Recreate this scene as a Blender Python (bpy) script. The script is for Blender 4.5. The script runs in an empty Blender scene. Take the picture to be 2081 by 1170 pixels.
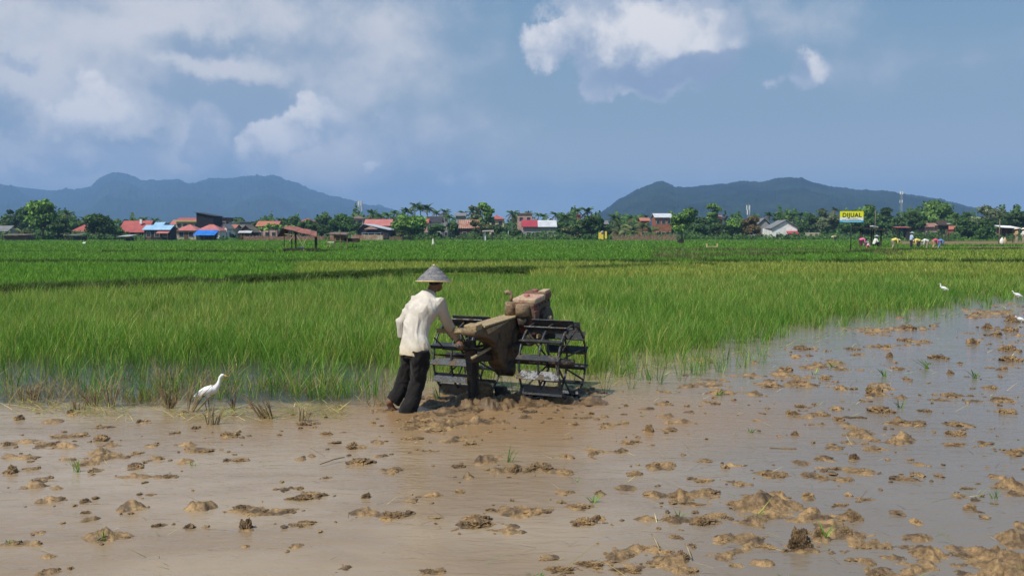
import bpy, math, random
import numpy as np
from mathutils import Vector, Matrix
R = math.radians
# ---------------------------------------------------------------- camera
SC = bpy.context.scene
COL = SC.collection
HAZE_D = 0.00024
F_, CX, CY, HC = 1900.0, 1040.5, 585.0, 1.9       # focal length in photo pixels, centre, camera height
PITCH = math.atan(113.0 / F_)
cam_d = bpy.data.cameras.new('camera'); cam = bpy.data.objects.new('camera', cam_d); COL.objects.link(cam)
cam_d.sensor_width = 36.0; cam_d.lens = F_ / 2081.0 * 36.0
cam_d.clip_start = 0.1; cam_d.clip_end = 60000
cam.location = (0, 0, HC); cam.rotation_euler = (R(90) - PITCH, 0, 0)
SC.camera = cam

def ray(px, py):
    dx = (px - CX) / F_; dy = (CY - py) / F_
    return np.array([dx, math.cos(PITCH) + dy * math.sin(PITCH), -math.sin(PITCH) + dy * math.cos(PITCH)])
def G(px, py, z=0.0):
    d = ray(px, py); t = (z - HC) / d[2]; return Vector((d[0] * t, d[1] * t, z))
def P(px, py, Y):
    d = ray(px, py); t = Y / d[1]; return Vector((d[0] * t, Y, HC + d[2] * t))
def proj(x, y, z):
    zc = z - HC; c, s = math.cos(PITCH), math.sin(PITCH)
    dep = y * c - zc * s; up = y * s + zc * c
    return CX + F_ * x / dep, CY - F_ * up / dep

# ---------------------------------------------------------------- sun, sky, exposure
SUN_EL, SUN_AZ = R(54), R(-130)          # azimuth measured from +Y (away from the camera) towards +X
sd = Vector((math.sin(SUN_AZ) * math.cos(SUN_EL), math.cos(SUN_AZ) * math.cos(SUN_EL), math.sin(SUN_EL)))
sun_d = bpy.data.lights.new('sun', 'SUN'); sun = bpy.data.objects.new('sun', sun_d); COL.objects.link(sun)
sun_d.energy = 4.6; sun_d.angle = R(0.53); sun_d.color = (1.0, 0.95, 0.86)
sun.rotation_euler = sd.to_track_quat('Z', 'Y').to_euler()
SC.view_settings.view_transform = 'Standard'; SC.view_settings.look = 'None'
SC.view_settings.exposure = 0.16; SC.view_settings.gamma = 1.0
SC.cycles.use_denoising = True
SC.cycles.max_bounces = 8; SC.cycles.transparent_max_bounces = 8; SC.cycles.volume_bounces = 1
SC.cycles.sample_clamp_indirect = 4.0
W = bpy.data.worlds.new('World'); SC.world = W; W.use_nodes = True

class NT:
    """small helper to write node graphs"""
    def __init__(s, tree): s.t = tree; s.n = tree.nodes; s.l = tree.links
    def put(s, v, sock):
        if v is None: return
        if hasattr(v, 'is_output') or isinstance(v, bpy.types.NodeSocket): s.l.new(v, sock)
        else:
            if hasattr(sock.default_value, '__len__') and not hasattr(v, '__len__'): v = [v] * len(sock.default_value)
            if hasattr(v, '__len__') and len(sock.default_value) == 4 and len(v) == 3: v = list(v) + [1]
            sock.default_value = v
    def m(s, op, a, b=None, c=None, clamp=False):
        n = s.n.new('ShaderNodeMath'); n.operation = op; n.use_clamp = clamp
        for i, v in enumerate((a, b, c)): s.put(v, n.inputs[i])
        return n.outputs[0]
    def vm(s, op, a, b=None, sc=None):
        n = s.n.new('ShaderNodeVectorMath'); n.operation = op
        s.put(a, n.inputs[0]); s.put(b, n.inputs[1])
        if sc is not None: s.put(sc, n.inputs[3])
        return n.outputs[1] if op in ('LENGTH', 'DOT_PRODUCT', 'DISTANCE') else n.outputs[0]
    def noise(s, vec, scale, detail=4, rough=0.5, dist=0.0, out=0):
        n = s.n.new('ShaderNodeTexNoise'); s.put(vec, n.inputs['Vector'])
        n.inputs['Scale'].default_value = scale; n.inputs['Detail'].default_value = detail
        n.inputs['Roughness'].default_value = rough; n.inputs['Distortion'].default_value = dist
        return n.outputs[out]
    def ss(s, v, a, b, lo=0.0, hi=1.0):
        n = s.n.new('ShaderNodeMapRange'); n.interpolation_type = 'SMOOTHSTEP'
        for i, q in enumerate((v, a, b, lo, hi)): s.put(q, n.inputs[i])
        return n.outputs[0]
    def mix(s, f, a, b, mode='MIX'):
        n = s.n.new('ShaderNodeMix'); n.data_type = 'RGBA'; n.blend_type = mode
        s.put(f, n.inputs[0]); s.put(a, n.inputs[6]); s.put(b, n.inputs[7])
        return n.outputs[2]
    def comb(s, x, y, z):
        n = s.n.new('ShaderNodeCombineXYZ'); s.put(x, n.inputs[0]); s.put(y, n.inputs[1]); s.put(z, n.inputs[2]); return n.outputs[0]
    def sep(s, v):
        n = s.n.new('ShaderNodeSeparateXYZ'); s.put(v, n.inputs[0]); return n.outputs
    def bump(s, h, strength=0.5, dist=0.02, normal=None):
        n = s.n.new('ShaderNodeBump'); s.put(h, n.inputs['Height']); n.inputs['Strength'].default_value = strength
        n.inputs['Distance'].default_value = dist
        if normal is not None: s.l.new(normal, n.inputs['Normal'])
        return n.outputs[0]

w = NT(W.node_tree); W.node_tree.nodes.clear()
skyn = w.n.new('ShaderNodeTexSky'); skyn.sky_type = 'NISHITA'; skyn.sun_disc = False
skyn.sun_elevation = SUN_EL; skyn.sun_rotation = SUN_AZ
skyn.air_density = 1.0; skyn.dust_density = 2.2; skyn.ozone_density = 2.0; skyn.altitude = 0
tc = w.n.new('ShaderNodeTexCoord'); D3 = tc.outputs['Generated']
dx_, dy_, dz_ = w.sep(D3)
AZ = w.m('ARCTAN2', dx_, dy_); EL = w.m('ARCSINE', dz_)
def sky_ae(px, py):
    d = ray(px, py); d = d / np.linalg.norm(d); return math.atan2(d[0], d[1]), math.asin(d[2])
warp = w.noise(D3, 12.0, 8, 0.62, out=1)
wv = w.vm('SCALE', w.vm('SUBTRACT', warp, (0.5, 0.5, 0.5)), sc=0.09)
wx, wy, wz = w.sep(wv)
AZw = w.m('ADD', AZ, wx); ELw = w.m('ADD', EL, wy)
def blobs(lst, A, E):
    acc = None
    for (px, py, rx, ry, k) in lst:
        a, e = sky_ae(px, py)
        u = w.m('MULTIPLY', w.m('SUBTRACT', A, a), F_ / rx); v = w.m('MULTIPLY', w.m('SUBTRACT', E, e), F_ / ry)
        r = w.m('SQRT', w.m('ADD', w.m('MULTIPLY', u, u), w.m('MULTIPLY', v, v)))
        b = w.m('MULTIPLY', w.m('SUBTRACT', 1.0, r), k)
        acc = b if acc is None else w.m('SMOOTH_MAX', acc, b, 0.12)
    return acc
fb = w.noise(D3, 12.0, 14, 0.60)
fb2 = w.noise(w.vm('ADD', D3, (0.009, 0.0, 0.011)), 12.0, 14, 0.60)
soft = w.noise(w.vm('MULTIPLY', D3, (1, 1, 1.15)), 9.0, 12, 0.60, 0.1)
# broad sheet of soft grey-white cloud over the left half, thinning to the right
veil = blobs([(330, 40, 640, 260, 2.0), (120, 260, 520, 300, 2.2), (520, 330, 360, 190, 1.7), (760, 60, 300, 130, 1.1), (820, 340, 320, 140, 1.5),
              (1050, 425, 600, 80, 1.5), (1880, 118, 240, 50, .42), (1560, 40, 200, 60, .3)], AZw, ELw)
va = w.ss(w.m('ADD', veil, w.m('MULTIPLY', w.m('SUBTRACT', soft, 0.5), 1.6)), -0.15, 1.0, 0.0, 0.93)
br = blobs([(200, 220, 150, 75, 1.2), (110, 330, 130, 70, .8), (385, 290, 90, 60, .9), (250, 50, 200, 60, .5), (90, 150, 120, 70, .7), (470, 135, 130, 32, 1.0), (640, 340, 150, 50, .7), (30, 115, 50, 20, .9), (480, 30, 260, 40, .5), (40, 380, 200, 40, .5)], AZw, ELw)
dk1 = blobs([(390, 95, 100, 40, 1.2), (370, 205, 200, 50, 1.1), (240, 280, 130, 26, .9), (15, 235, 50, 60, 1.1), (470, 330, 60, 70, .6), (600, 305, 60, 18, .7), (170, 20, 90, 30, .5)], AZw, ELw)
vb = w.m('ADD', w.m('MULTIPLY', w.m('SUBTRACT', soft, 0.5), 2.0), w.m('SUBTRACT', w.m('MULTIPLY', w.m('MAXIMUM', br, -0.2), 0.75), w.m('MULTIPLY', w.m('MAXIMUM', dk1, -0.2), 0.6)))
vc = w.mix(w.ss(vb, -0.45, 0.55), (0.31, 0.38, 0.475), (0.72, 0.70, 0.70))
# heaped clouds with crisp edges
cum_l = [(635, 235, 62, 50, 1.4), (590, 285, 80, 36, 1.3), (535, 305, 60, 52, 1.2), (515, 345, 60, 40, 1.0), (185, 215, 110, 60, .8), (690, 260, 40, 50, .4), (775, 230, 32, 30, .6), (762, 345, 24, 16, .8), (950, 355, 50, 30, .4), (35, 118, 45, 20, .6),
         (1345, 75, 140, 90, 1.6), (1390, 120, 120, 60, 1.4), (1270, 85, 130, 70, 1.3), (1150, 95, 110, 50, 1.2), (1330, 145, 180, 55, 1.4), (1360, 95, 165, 95, 1.7), (200, 320, 150, 60, .6), (400, 300, 80, 60, .7),
         (1230, 15, 150, 60, 1.1), (1390, 15, 90, 50, 1.0), (1205, 170, 40, 45, .8), (1635, 140, 56, 40, .9), (1600, 165, 55, 26, .7)]
cum = blobs(cum_l, AZw, ELw)
cd = w.m('ADD', w.m('ADD', cum, 0.08), w.m('MULTIPLY', w.m('SUBTRACT', fb, 0.5), 1.45))
ca = w.ss(cd, 0.04, 0.42, 0.0, 0.95)
hl = blobs([(605, 225, 90, 40, 1), (545, 285, 70, 40, .8), (190, 205, 110, 50, .8), (1320, 62, 110, 60, 1.35), (1420, 80, 50, 55, .9), (1130, 85, 60, 30, .4), (1648, 132, 26, 28, .9), (762, 340, 25, 20, .8)], AZw, ELw)
sh = w.m('MULTIPLY', w.m('SUBTRACT', fb, fb2), 3.2)
lit = w.ss(w.m('ADD', w.m('ADD', w.m('MAXIMUM', hl, -0.35), sh), w.m('MULTIPLY', w.m('SUBTRACT', fb, 0.5), 1.3)), -0.55, 0.75)
dk = blobs([(1440, 150, 150, 42, 1.5), (1310, 162, 150, 32, 1.1), (1180, 130, 80, 30, .5), (1610, 135, 40, 25, .6)], AZw, ELw)
cc = w.mix(lit, (0.42, 0.47, 0.56), (0.88, 0.84, 0.81))
cc = w.mix(w.ss(dk, -0.1, 0.7, 0, 0.8), cc, (0.25, 0.32, 0.45))
STR = 0.085
k_ = 1.0 / STR
base = skyn.outputs[0]
base = w.mix(0.62, base, (0.155 * k_, 0.30 * k_, 0.44 * k_))
base = w.mix(w.ss(EL, 0.0, 0.30, 0.9, 0.0), base, (0.37 * k_, 0.43 * k_, 0.46 * k_))
base = w.mix(w.ss(EL, 0.0, 0.13, 0.75, 0.0), base, (0.66 * k_, 0.65 * k_, 0.58 * k_))
c1 = w.mix(va, base, w.vm('SCALE', vc, sc=k_))
c2 = w.mix(ca, c1, w.vm('SCALE', cc, sc=k_))
bg = w.n.new('ShaderNodeBackground'); bg.inputs[1].default_value = STR
w.l.new(c2, bg.inputs[0])
wo = w.n.new('ShaderNodeOutputWorld'); w.l.new(bg.outputs[0], wo.inputs[0])
W.cycles.sampling_method = 'MANUAL'; W.cycles.sample_map_resolution = 512

# ---------------------------------------------------------------- helpers
def tag(o, label=None, cat=None, group=None, kind=None):
    if label: o['label'] = label
    if cat: o['category'] = cat
    if group: o['group'] = group
    if kind: o['kind'] = kind
    return o
def empty(name, loc=(0, 0, 0), rz=0.0, label=None, cat=None, group=None):
    o = bpy.data.objects.new(name, None); COL.objects.link(o); o.empty_display_size = 0.2
    o.location = loc; o.rotation_euler = (0, 0, rz); return tag(o, label, cat, group)
def copy_tree(o, parent=None):
    c = o.copy(); COL.objects.link(c); c.parent = parent
    for ch in o.children: copy_tree(ch, c)
    return c
def np_mesh(name, verts, quads=None, tris=None, mat=None, parent=None, cols=None, smooth=False):
    me = bpy.data.meshes.new(name)
    verts = np.asarray(verts, dtype=np.float32)
    me.vertices.add(len(verts)); me.vertices.foreach_set('co', verts.ravel())
    nq = 0 if quads is None else len(quads); nt = 0 if tris is None else len(tris)
    loops = []
    if nq: loops.append(np.asarray(quads, dtype=np.int32).ravel())
    if nt: loops.append(np.asarray(tris, dtype=np.int32).ravel())
    loops = np.concatenate(loops)
    me.loops.add(len(loops)); me.loops.foreach_set('vertex_index', loops)
    me.polygons.add(nq + nt)
    starts = np.concatenate([np.arange(nq) * 4, nq * 4 + np.arange(nt) * 3]).astype(np.int32)
    me.polygons.foreach_set('loop_start', starts)
    me.polygons.foreach_set('use_smooth', np.full(nq + nt, smooth, dtype=bool))
    me.update(calc_edges=True)
    if cols is not None:
        ca_ = me.color_attributes.new('col', 'FLOAT_COLOR', 'POINT')
        cc_ = np.ones((len(verts), 4), dtype=np.float32); cc_[:, :3] = cols
        ca_.data.foreach_set('color', cc_.ravel())
    if mat: me.materials.append(mat)
    o = bpy.data.objects.new(name, me); COL.objects.link(o)
    if parent: o.parent = parent
    return o
class MB:
    def __init__(s): s.v = []; s.f = []
    def add(s, vs, fs):
        b = len(s.v); s.v += [tuple(p) for p in vs]; s.f += [tuple(i + b for i in f) for f in fs]; return s
    def box(s, c, d, rz=0.0, rx=0.0, ry=0.0):
        M = Matrix.Rotation(rz, 3, 'Z') @ Matrix.Rotation(ry, 3, 'Y') @ Matrix.Rotation(rx, 3, 'X')
        c = Vector(c); vs = []
        for k in (-1, 1):
            for (i, j) in ((-1, -1), (1, -1), (1, 1), (-1, 1)):
                vs.append(c + M @ Vector((i * d[0] / 2, j * d[1] / 2, k * d[2] / 2)))
        return s.add(vs, [(3, 2, 1, 0), (4, 5, 6, 7), (0, 1, 5, 4), (1, 2, 6, 5), (2, 3, 7, 6), (3, 0, 4, 7)])
    def beam(s, a, b, wd, th, up=(0, 0, 1)):
        a = Vector(a); b = Vector(b); d = (b - a).normalized(); up = Vector(up)
        if abs(d.dot(up)) > 0.98: up = Vector((0, 1, 0))
        x = d.cross(up).normalized(); y = x.cross(d)
        vs = []
        for p in (a, b):
            for (i, j) in ((-1, -1), (1, -1), (1, 1), (-1, 1)): vs.append(p + x * i * wd / 2 + y * j * th / 2)
        return s.add(vs, [(3, 2, 1, 0), (4, 5, 6, 7), (0, 1, 5, 4), (1, 2, 6, 5), (2, 3, 7, 6), (3, 0, 4, 7)])
    def tube(s, pts, rs, n=8, cap=True, ell=None, ref=None):
        pts = [Vector(p) for p in pts]
        if not hasattr(rs, '__len__'): rs = [rs] * len(pts)
        vs = []; fs = []; px = None
        for i, p in enumerate(pts):
            t = (pts[min(i + 1, len(pts) - 1)] - pts[max(i - 1, 0)]).normalized()
            if px is None:
                a = Vector(ref) if ref else (Vector((0, 0, 1)) if abs(t.z) < 0.9 else Vector((1, 0, 0)))
                px = (a - t * a.dot(t)).normalized()
            else: px = (px - t * px.dot(t)).normalized()
            py = t.cross(px); r = rs[i]; ra, rb = (r if hasattr(r, '__len__') else (r, r))
            for k in range(n):
                q = 2 * math.pi * k / n; vs.append(p + px * ra * math.cos(q) + py * rb * math.sin(q))
        for i in range(len(pts) - 1):
            for k in range(n):
                k2 = (k + 1) % n; fs.append((i * n + k, i * n + k2, (i + 1) * n + k2, (i + 1) * n + k))
        if cap: fs.append(tuple(range(n - 1, -1, -1))); fs.append(tuple((len(pts) - 1) * n + k for k in range(n)))
        return s.add(vs, fs)
    def ring(s, c, nrm, r, tr, n=32, m=6):
        c = Vector(c); nrm = Vector(nrm).normalized(); a = nrm.orthogonal().normalized(); b = nrm.cross(a); vs = []; fs = []
        for i in range(n):
            q = 2 * math.pi * i / n; e = a * math.cos(q) + b * math.sin(q)
            for j in range(m):
                g = 2 * math.pi * j / m; vs.append(c + e * (r + tr * math.cos(g)) + nrm * tr * math.sin(g))
        for i in range(n):
            for j in range(m):
                i2 = (i + 1) % n; j2 = (j + 1) % m; fs.append((i * m + j, i2 * m + j, i2 * m + j2, i * m + j2))
        return s.add(vs, fs)
    def prism(s, prof, off, frm=None):
        """prof: list of 3-D points of a flat outline; off: extrusion vector"""
        n = len(prof); off = Vector(off); vs = [Vector(p) for p in prof] + [Vector(p) + off for p in prof]
        fs = [tuple(range(n - 1, -1, -1)), tuple(range(n, 2 * n))]
        for i in range(n): j = (i + 1) % n; fs.append((i, j, n + j, n + i))
        return s.add(vs, fs)
    def ball(s, c, r, n=10, m=6, M=None):
        c = Vector(c); r = r if hasattr(r, '__len__') else (r, r, r); vs = []; fs = []
        for i in range(1, m):
            th = math.pi * i / m
            for k in range(n):
                ph = 2 * math.pi * k / n
                q = Vector((r[0] * math.sin(th) * math.cos(ph), r[1] * math.sin(th) * math.sin(ph), r[2] * math.cos(th)))
                vs.append(c + (M @ q if M else q))
        t = Vector((0, 0, r[2])); vs.append(c + (M @ t if M else t)); vs.append(c - (M @ t if M else t)); T = len(vs) - 2
        for i in range(m - 2):
            for k in range(n): k2 = (k + 1) % n; fs.append((i * n + k, (i + 1) * n + k, (i + 1) * n + k2, i * n + k2))
        for k in range(n): k2 = (k + 1) % n; fs.append((T, k, k2)); fs.append((T + 1, (m - 2) * n + k2, (m - 2) * n + k))
        return s.add(vs, fs)
    def build(s, name, mat=None, parent=None, smooth=False, bevel=0.0):
        me = bpy.data.meshes.new(name); me.from_pydata(s.v, [], s.f); me.update()
        if smooth: me.polygons.foreach_set('use_smooth', [True] * len(me.polygons))
        if mat: me.materials.append(mat)
        o = bpy.data.objects.new(name, me); COL.objects.link(o)
        if parent: o.parent = parent
        if bevel: b = o.modifiers.new('b', 'BEVEL'); b.width = bevel; b.segments = 2; b.limit_method = 'ANGLE'
        return o

def mat(name, col, rough=0.8, var=0.25, scale=3.0, col2=None, bump=0.0, bscale=None, metal=0.0, spec=0.3, detail=5, coords='Object', trans=0.0):
    m = bpy.data.materials.new(name); m.use_nodes = True; t = NT(m.node_tree); bs = t.n['Principled BSDF']
    tcn = t.n.new('ShaderNodeTexCoord'); co = tcn.outputs[coords]
    n1 = t.noise(co, scale, detail, 0.6)
    c2 = col2 if col2 else tuple(c * (1 - var) for c in col)
    c1 = col if col2 else tuple(min(1, c * (1 + var)) for c in col)
    c = t.mix(t.ss(n1, 0.3, 0.7), c2, c1)
    t.l.new(c, bs.inputs['Base Color'])
    bs.inputs['Roughness'].default_value = rough; bs.inputs['Metallic'].default_value = metal
    bs.inputs['Specular IOR Level'].default_value = spec
    if bump: t.l.new(t.bump(t.noise(co, bscale or scale * 4, 6, 0.6), 0.7, bump), bs.inputs['Normal'])
    return m
def corr(name, col, col2, pitch=0.25, axis=0, rough=0.55, var_scale=0.6):
    """corrugated roof sheet with patchy rust"""
    m = mat(name, col, rough, 0, var_scale, col2=col2, detail=8); t = NT(m.node_tree); bs = t.n['Principled BSDF']
    co = t.n.new('ShaderNodeTexCoord').outputs['Object']; s = t.sep(co)[axis]
    wv_ = t.m('SINE', t.m('MULTIPLY', s, 2 * math.pi / pitch))
    t.l.new(t.bump(wv_, 0.8, pitch * 0.12), bs.inputs['Normal'])
    return m
def leafmat(name, trans=0.35, rough=0.55, spec=0.25):
    m = bpy.data.materials.new(name); m.use_nodes = True; t = NT(m.node_tree); bs = t.n['Principled BSDF']
    at = t.n.new('ShaderNodeAttribute'); at.attribute_name = 'col'
    t.l.new(at.outputs['Color'], bs.inputs['Base Color']); bs.inputs['Roughness'].default_value = rough
    bs.inputs['Specular IOR Level'].default_value = spec
    tr = t.n.new('ShaderNodeBsdfTranslucent')
    t.l.new(t.mix(1.0, at.outputs['Color'], (1.2, 1.25, 0.6), 'MULTIPLY'), tr.inputs[0])
    mx = t.n.new('ShaderNodeMixShader'); mx.inputs[0].default_value = trans
    t.l.new(bs.outputs[0], mx.inputs[1]); t.l.new(tr.outputs[0], mx.inputs[2])
    out = t.n['Material Output']; t.l.new(mx.outputs[0], out.inputs[0])
    return m
# numpy value noise
def _h(ix, iy, seed):
    n = (ix.astype(np.int64) * 374761393 + iy.astype(np.int64) * 668265263 + seed * 1442695041) & 0xffffffff
    n = ((n ^ (n >> 13)) * 1274126177) & 0xffffffff
    return ((n ^ (n >> 16)) & 0xffff) / 65535.0
def vnoise(x, y, seed=0):
    ix = np.floor(x); iy = np.floor(y); fx = x - ix; fy = y - iy
    fx = fx * fx * (3 - 2 * fx); fy = fy * fy * (3 - 2 * fy)
    a = _h(ix, iy, seed); b = _h(ix + 1, iy, seed); c = _h(ix, iy + 1, seed); d = _h(ix + 1, iy + 1, seed)
    return (a * (1 - fx) + b * fx) * (1 - fy) + (c * (1 - fx) + d * fx) * fy
def fbm(x, y, seed=0, oct=5, rough=0.5):
    s = 0.0; a = 1.0; t = 0.0
    for o in range(oct):
        s = s + a * vnoise(x * 2 ** o + 17.3 * o, y * 2 ** o - 9.1 * o, seed + o); t += a; a *= rough
    return s / t
# where the clods of turned mud lie: x, foot row, width, height in the photo's pixels -> metres
def crop_px(s, ox, oy, lst): return [(ox + a / s, oy + b / s, w / s, h / s) for a, b, w, h in lst]
CL = crop_px(2.973, 0, 780, [(102,222,65,40),(288,240,110,32),(612,272,140,25),(392,330,250,35),(150,355,90,30),(262,388,190,50),(595,350,115,55),(655,380,140,18),(420,382,110,14),(25,378,90,40),(45,450,100,24),(168,455,120,30),(40,550,95,70),(170,525,125,30),(580,432,80,25),(585,468,80,22),(500,495,130,18),(400,462,120,12),(570,532,60,30),(215,605,55,28),(180,630,150,22),(325,640,60,15),(805,515,115,52),(810,432,105,32),(905,382,85,25),(1045,305,80,25),(1370,328,125,48),(1125,378,80,30),(1195,420,185,40),(1105,482,80,28),(1420,475,190,35),(1685,315,40,20),(1965,315,95,35),(1805,465,65,22),(885,470,80,10),(1010,575,120,40),(800,570,270,20),(905,675,80,20),(340,710,105,35),(250,720,35,15),(500,725,90,42),(505,790,70,32),(515,830,30,22),(575,820,25,25),(735,765,100,30),(830,755,110,22),(1150,765,110,25),(1240,755,95,52),(1440,775,110,60),(1560,790,190,50),(1710,650,90,28),(1805,640,60,28),(1840,710,290,65),(1745,785,95,40),(1475,885,90,80),(1825,865,180,45),(1970,575,80,22),(935,870,65,35),(1130,880,85,45),(1045,855,25,20),(600,920,80,50),(590,945,170,30),(740,935,120,25),(60,985,120,50),(202,975,62,30),(210,910,80,18),(290,1050,100,12),(265,1150,90,45),(340,1130,40,28),(1485,990,30,22),(1770,995,80,30),(1830,255,110,40),(1165,275,50,25),(415,190,80,40),(840,240,60,30)])
CL += crop_px(2.973, 700, 780, [(170,245,40,25),(490,235,130,35),(545,300,160,40),(375,285,90,30),(400,345,160,38),(50,400,110,60),(200,362,100,25),(85,495,160,65),(210,445,70,25),(280,540,130,42),(520,415,160,18),(680,355,120,30),(755,378,100,38),(795,243,60,18),(865,300,60,20),(825,478,90,32),(690,515,100,38),(735,572,50,18),(1020,540,110,70),(930,540,90,35),(1170,540,200,75),(1345,550,90,45),(1120,180,100,30),(1445,215,140,22),(1590,262,110,38),(1660,250,30,15),(1845,295,60,55),(1975,292,110,38),(1350,335,45,22),(1740,370,150,45),(1685,415,75,35),(1345,450,90,35),(1500,435,35,18),(1880,515,125,50),(1965,505,90,45),(1755,560,120,45),(1690,645,120,45),(1330,670,110,35),(1540,670,50,35),(1880,690,150,50),(1980,695,120,35),(2050,700,70,60),(125,695,60,45),(100,790,130,45),(520,690,120,45),(300,825,170,72),(790,880,260,100),(1060,800,250,70),(1190,795,140,40),(1420,760,200,55),(1450,860,180,75),(1530,830,70,50),(990,905,60,30),(1835,1015,190,60),(1530,970,25,15),(1300,1150,200,65),(1480,1120,200,65),(1680,1060,170,55),(1700,1150,220,55),(2030,1080,120,85),(1900,1100,160,40),(490,1150,110,45),(1215,1060,70,15),(2010,940,110,40),(1990,840,90,55),(1790,825,90,16),(1940,130,110,25),(1920,55,90,20)])
CL += crop_px(2.969, 1380, 780, [(235,65,110,45),(200,120,130,22),(480,75,90,25),(570,15,120,20),(755,20,110,25),(990,40,90,30),(1200,70,110,70),(1360,90,30,18),(1680,85,150,40),(1580,105,130,20),(1790,112,130,22),(1895,35,100,35),(1975,115,150,45),(2010,185,130,45),(1500,175,110,32),(755,148,110,32),(695,190,90,38),(860,200,160,42),(965,160,100,32),(1240,180,170,60),(1130,112,80,18),(1080,215,170,26),(1440,260,180,52),(1320,245,100,18),(1720,265,190,50),(1700,320,130,48),(1690,380,180,36),(1845,380,90,14),(710,315,60,36),(1110,320,130,28),(1185,350,90,30),(1370,340,80,33),(1330,370,90,22),(1030,362,120,22),(955,400,110,32),(1190,410,160,42),(880,465,150,42),(740,485,90,24),(1065,460,75,45),(650,398,170,18),(160,480,130,30),(340,500,170,18),(465,225,60,12),(1465,495,80,28),(940,525,170,33),(1130,550,170,46),(1000,595,160,42),(820,575,150,46),(590,565,190,58),(1380,590,210,46),(1910,575,45,22),(1985,635,80,33),(2040,430,90,46),(1750,640,120,24),(1700,690,120,38),(1765,765,90,55),(160,600,150,42),(390,620,150,34),(180,680,180,64),(30,700,70,46),(490,700,220,48),(430,760,250,80),(620,695,60,42),(710,745,110,42),(790,695,80,52),(1130,710,130,33),(550,740,150,70),(150,860,180,80),(250,820,150,55),(90,740,180,36),(420,850,90,32),(820,795,60,20),(1070,830,120,84),(980,745,90,22),(750,1015,170,165),(990,930,180,84),(860,950,100,84),(1450,850,50,36),(440,950,150,50),(520,1000,190,56),(290,940,140,40),(510,1090,140,42),(60,1150,150,55),(350,1110,100,27),(290,1060,90,22),(80,985,70,32),(1120,1000,110,32),(1250,1000,60,32),(1115,1080,100,26),(1510,1055,100,38),(1960,1075,180,58),(2050,955,80,27),(1195,1145,50,42),(940,1165,170,55),(1810,1170,140,30)])
CL += crop_px(3.582, 1500, 560, [(120,640,60,25),(365,705,120,50),(265,820,160,46),(510,810,170,55),(650,760,100,42),(505,545,180,46),(435,598,70,28),(525,590,70,22),(570,655,60,22),(760,690,90,28),(860,545,140,28),(890,580,100,22),(990,525,90,22),(1100,535,100,42),(1110,600,60,46),(1250,480,140,33),(1370,485,70,22),(1250,400,160,46),(1370,395,70,28),(1480,610,150,42),(1200,690,110,32),(1250,765,80,26),(1555,720,60,40),(1620,645,60,20),(1940,690,80,33),(2000,550,150,55),(2010,630,160,55),(1740,500,110,55),(1900,440,90,38),(2010,410,100,46),(1840,390,90,46),(1740,290,90,28),(2030,340,120,55),(970,430,60,14)])
CL += [(898,832,70,12),(925,822,60,18),(962,838,90,14),(1008,832,70,20),(1045,812,50,16),(1068,806,40,12),(1112,803,60,14),(1150,802,50,13),(1192,798,40,14),(880,848,60,10),(845,862,60,12),(910,868,60,14),(1215,800,50,8),(780,838,40,10),(1085,828,60,9),(1128,815,40,9)]
CL = [c for c in CL if c[1] < 1172]
info = []; rs = random.Random(9)
for (px, pb, w_, h_) in CL:
    g = G(px, pb - 1); L = math.hypot(g.y, HC); W_ = w_ / F_ * g.y; sd_ = HC / L; ha = h_ / F_ * L * 1.05
    dep = min(.85 * W_, .60 * ha / sd_); hh = max(.012, (ha - dep * sd_) / (g.y / L)) * 1.05
    info.append([g.x, g.y + dep / 2, W_, dep, hh, px, pb, w_])
# ================================================================ THE SETTING
# pixel rows (in the photo) of the boundaries, used to lay the field edges out on the ground
FRONT = ([-400, 0, 400, 780, 860, 1200, 1300, 1500, 1800, 1950, 2081, 2300, 2600], [752, 748, 750, 764, 782, 788, 752, 716, 655, 634, 618, 588, 560])
BACK = ([-400, 0, 500, 850, 1080, 1300, 1700, 2081, 2600], [640, 611, 590, 574, 573, 573, 572, 571, 569])
def front_v(u): return np.interp(u, *FRONT)
def back_v(u): return np.interp(u, *BACK)

def ground_mat():
    m = bpy.data.materials.new('ground_field'); m.use_nodes = True; t = NT(m.node_tree); bs = t.n['Principled BSDF']
    co = t.n.new('ShaderNodeTexCoord').outputs['Object']
    n = t.noise(t.vm('MULTIPLY', co, (0.25, 1, 1)), 0.12, 7, 0.62); n2 = t.noise(co, 1.5, 6, 0.7)
    c = t.mix(t.ss(n, 0.35, 0.65), (0.05, 0.085, 0.018), (0.10, 0.125, 0.03))
    c = t.mix(t.ss(n2, 0.4, 0.8, 0, 0.5), c, (0.03, 0.05, 0.012))
    t.l.new(c, bs.inputs['Base Color']); bs.inputs['Roughness'].default_value = 0.95; bs.inputs['Specular IOR Level'].default_value = 0.1
    t.l.new(t.bump(n2, 0.8, 0.2), bs.inputs['Normal'])
    return m
# the ground, one sheet from the camera to the horizon, with a shallow basin for the flooded paddies
gm = ground_mat()
ys = np.concatenate([[-60, -5], np.geomspace(1.5, 9000, 150)]); xs = np.concatenate([-np.geomspace(6000, 2, 40), [0], np.geomspace(2, 6000, 40)])
X, Y = np.meshgrid(xs, ys); Z = np.full_like(X, 0.0)
inb = Y < 60; Z[inb] = -0.30
nx, ny = len(xs), len(ys)
idx = np.arange(nx * ny).reshape(ny, nx)
q = np.stack([idx[:-1, :-1], idx[:-1, 1:], idx[1:, 1:], idx[1:, :-1]], -1).reshape(-1, 4)
tag(np_mesh('ground', np.stack([X, Y, Z], -1).reshape(-1, 3), quads=q, mat=gm, smooth=True), kind='structure')

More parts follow.
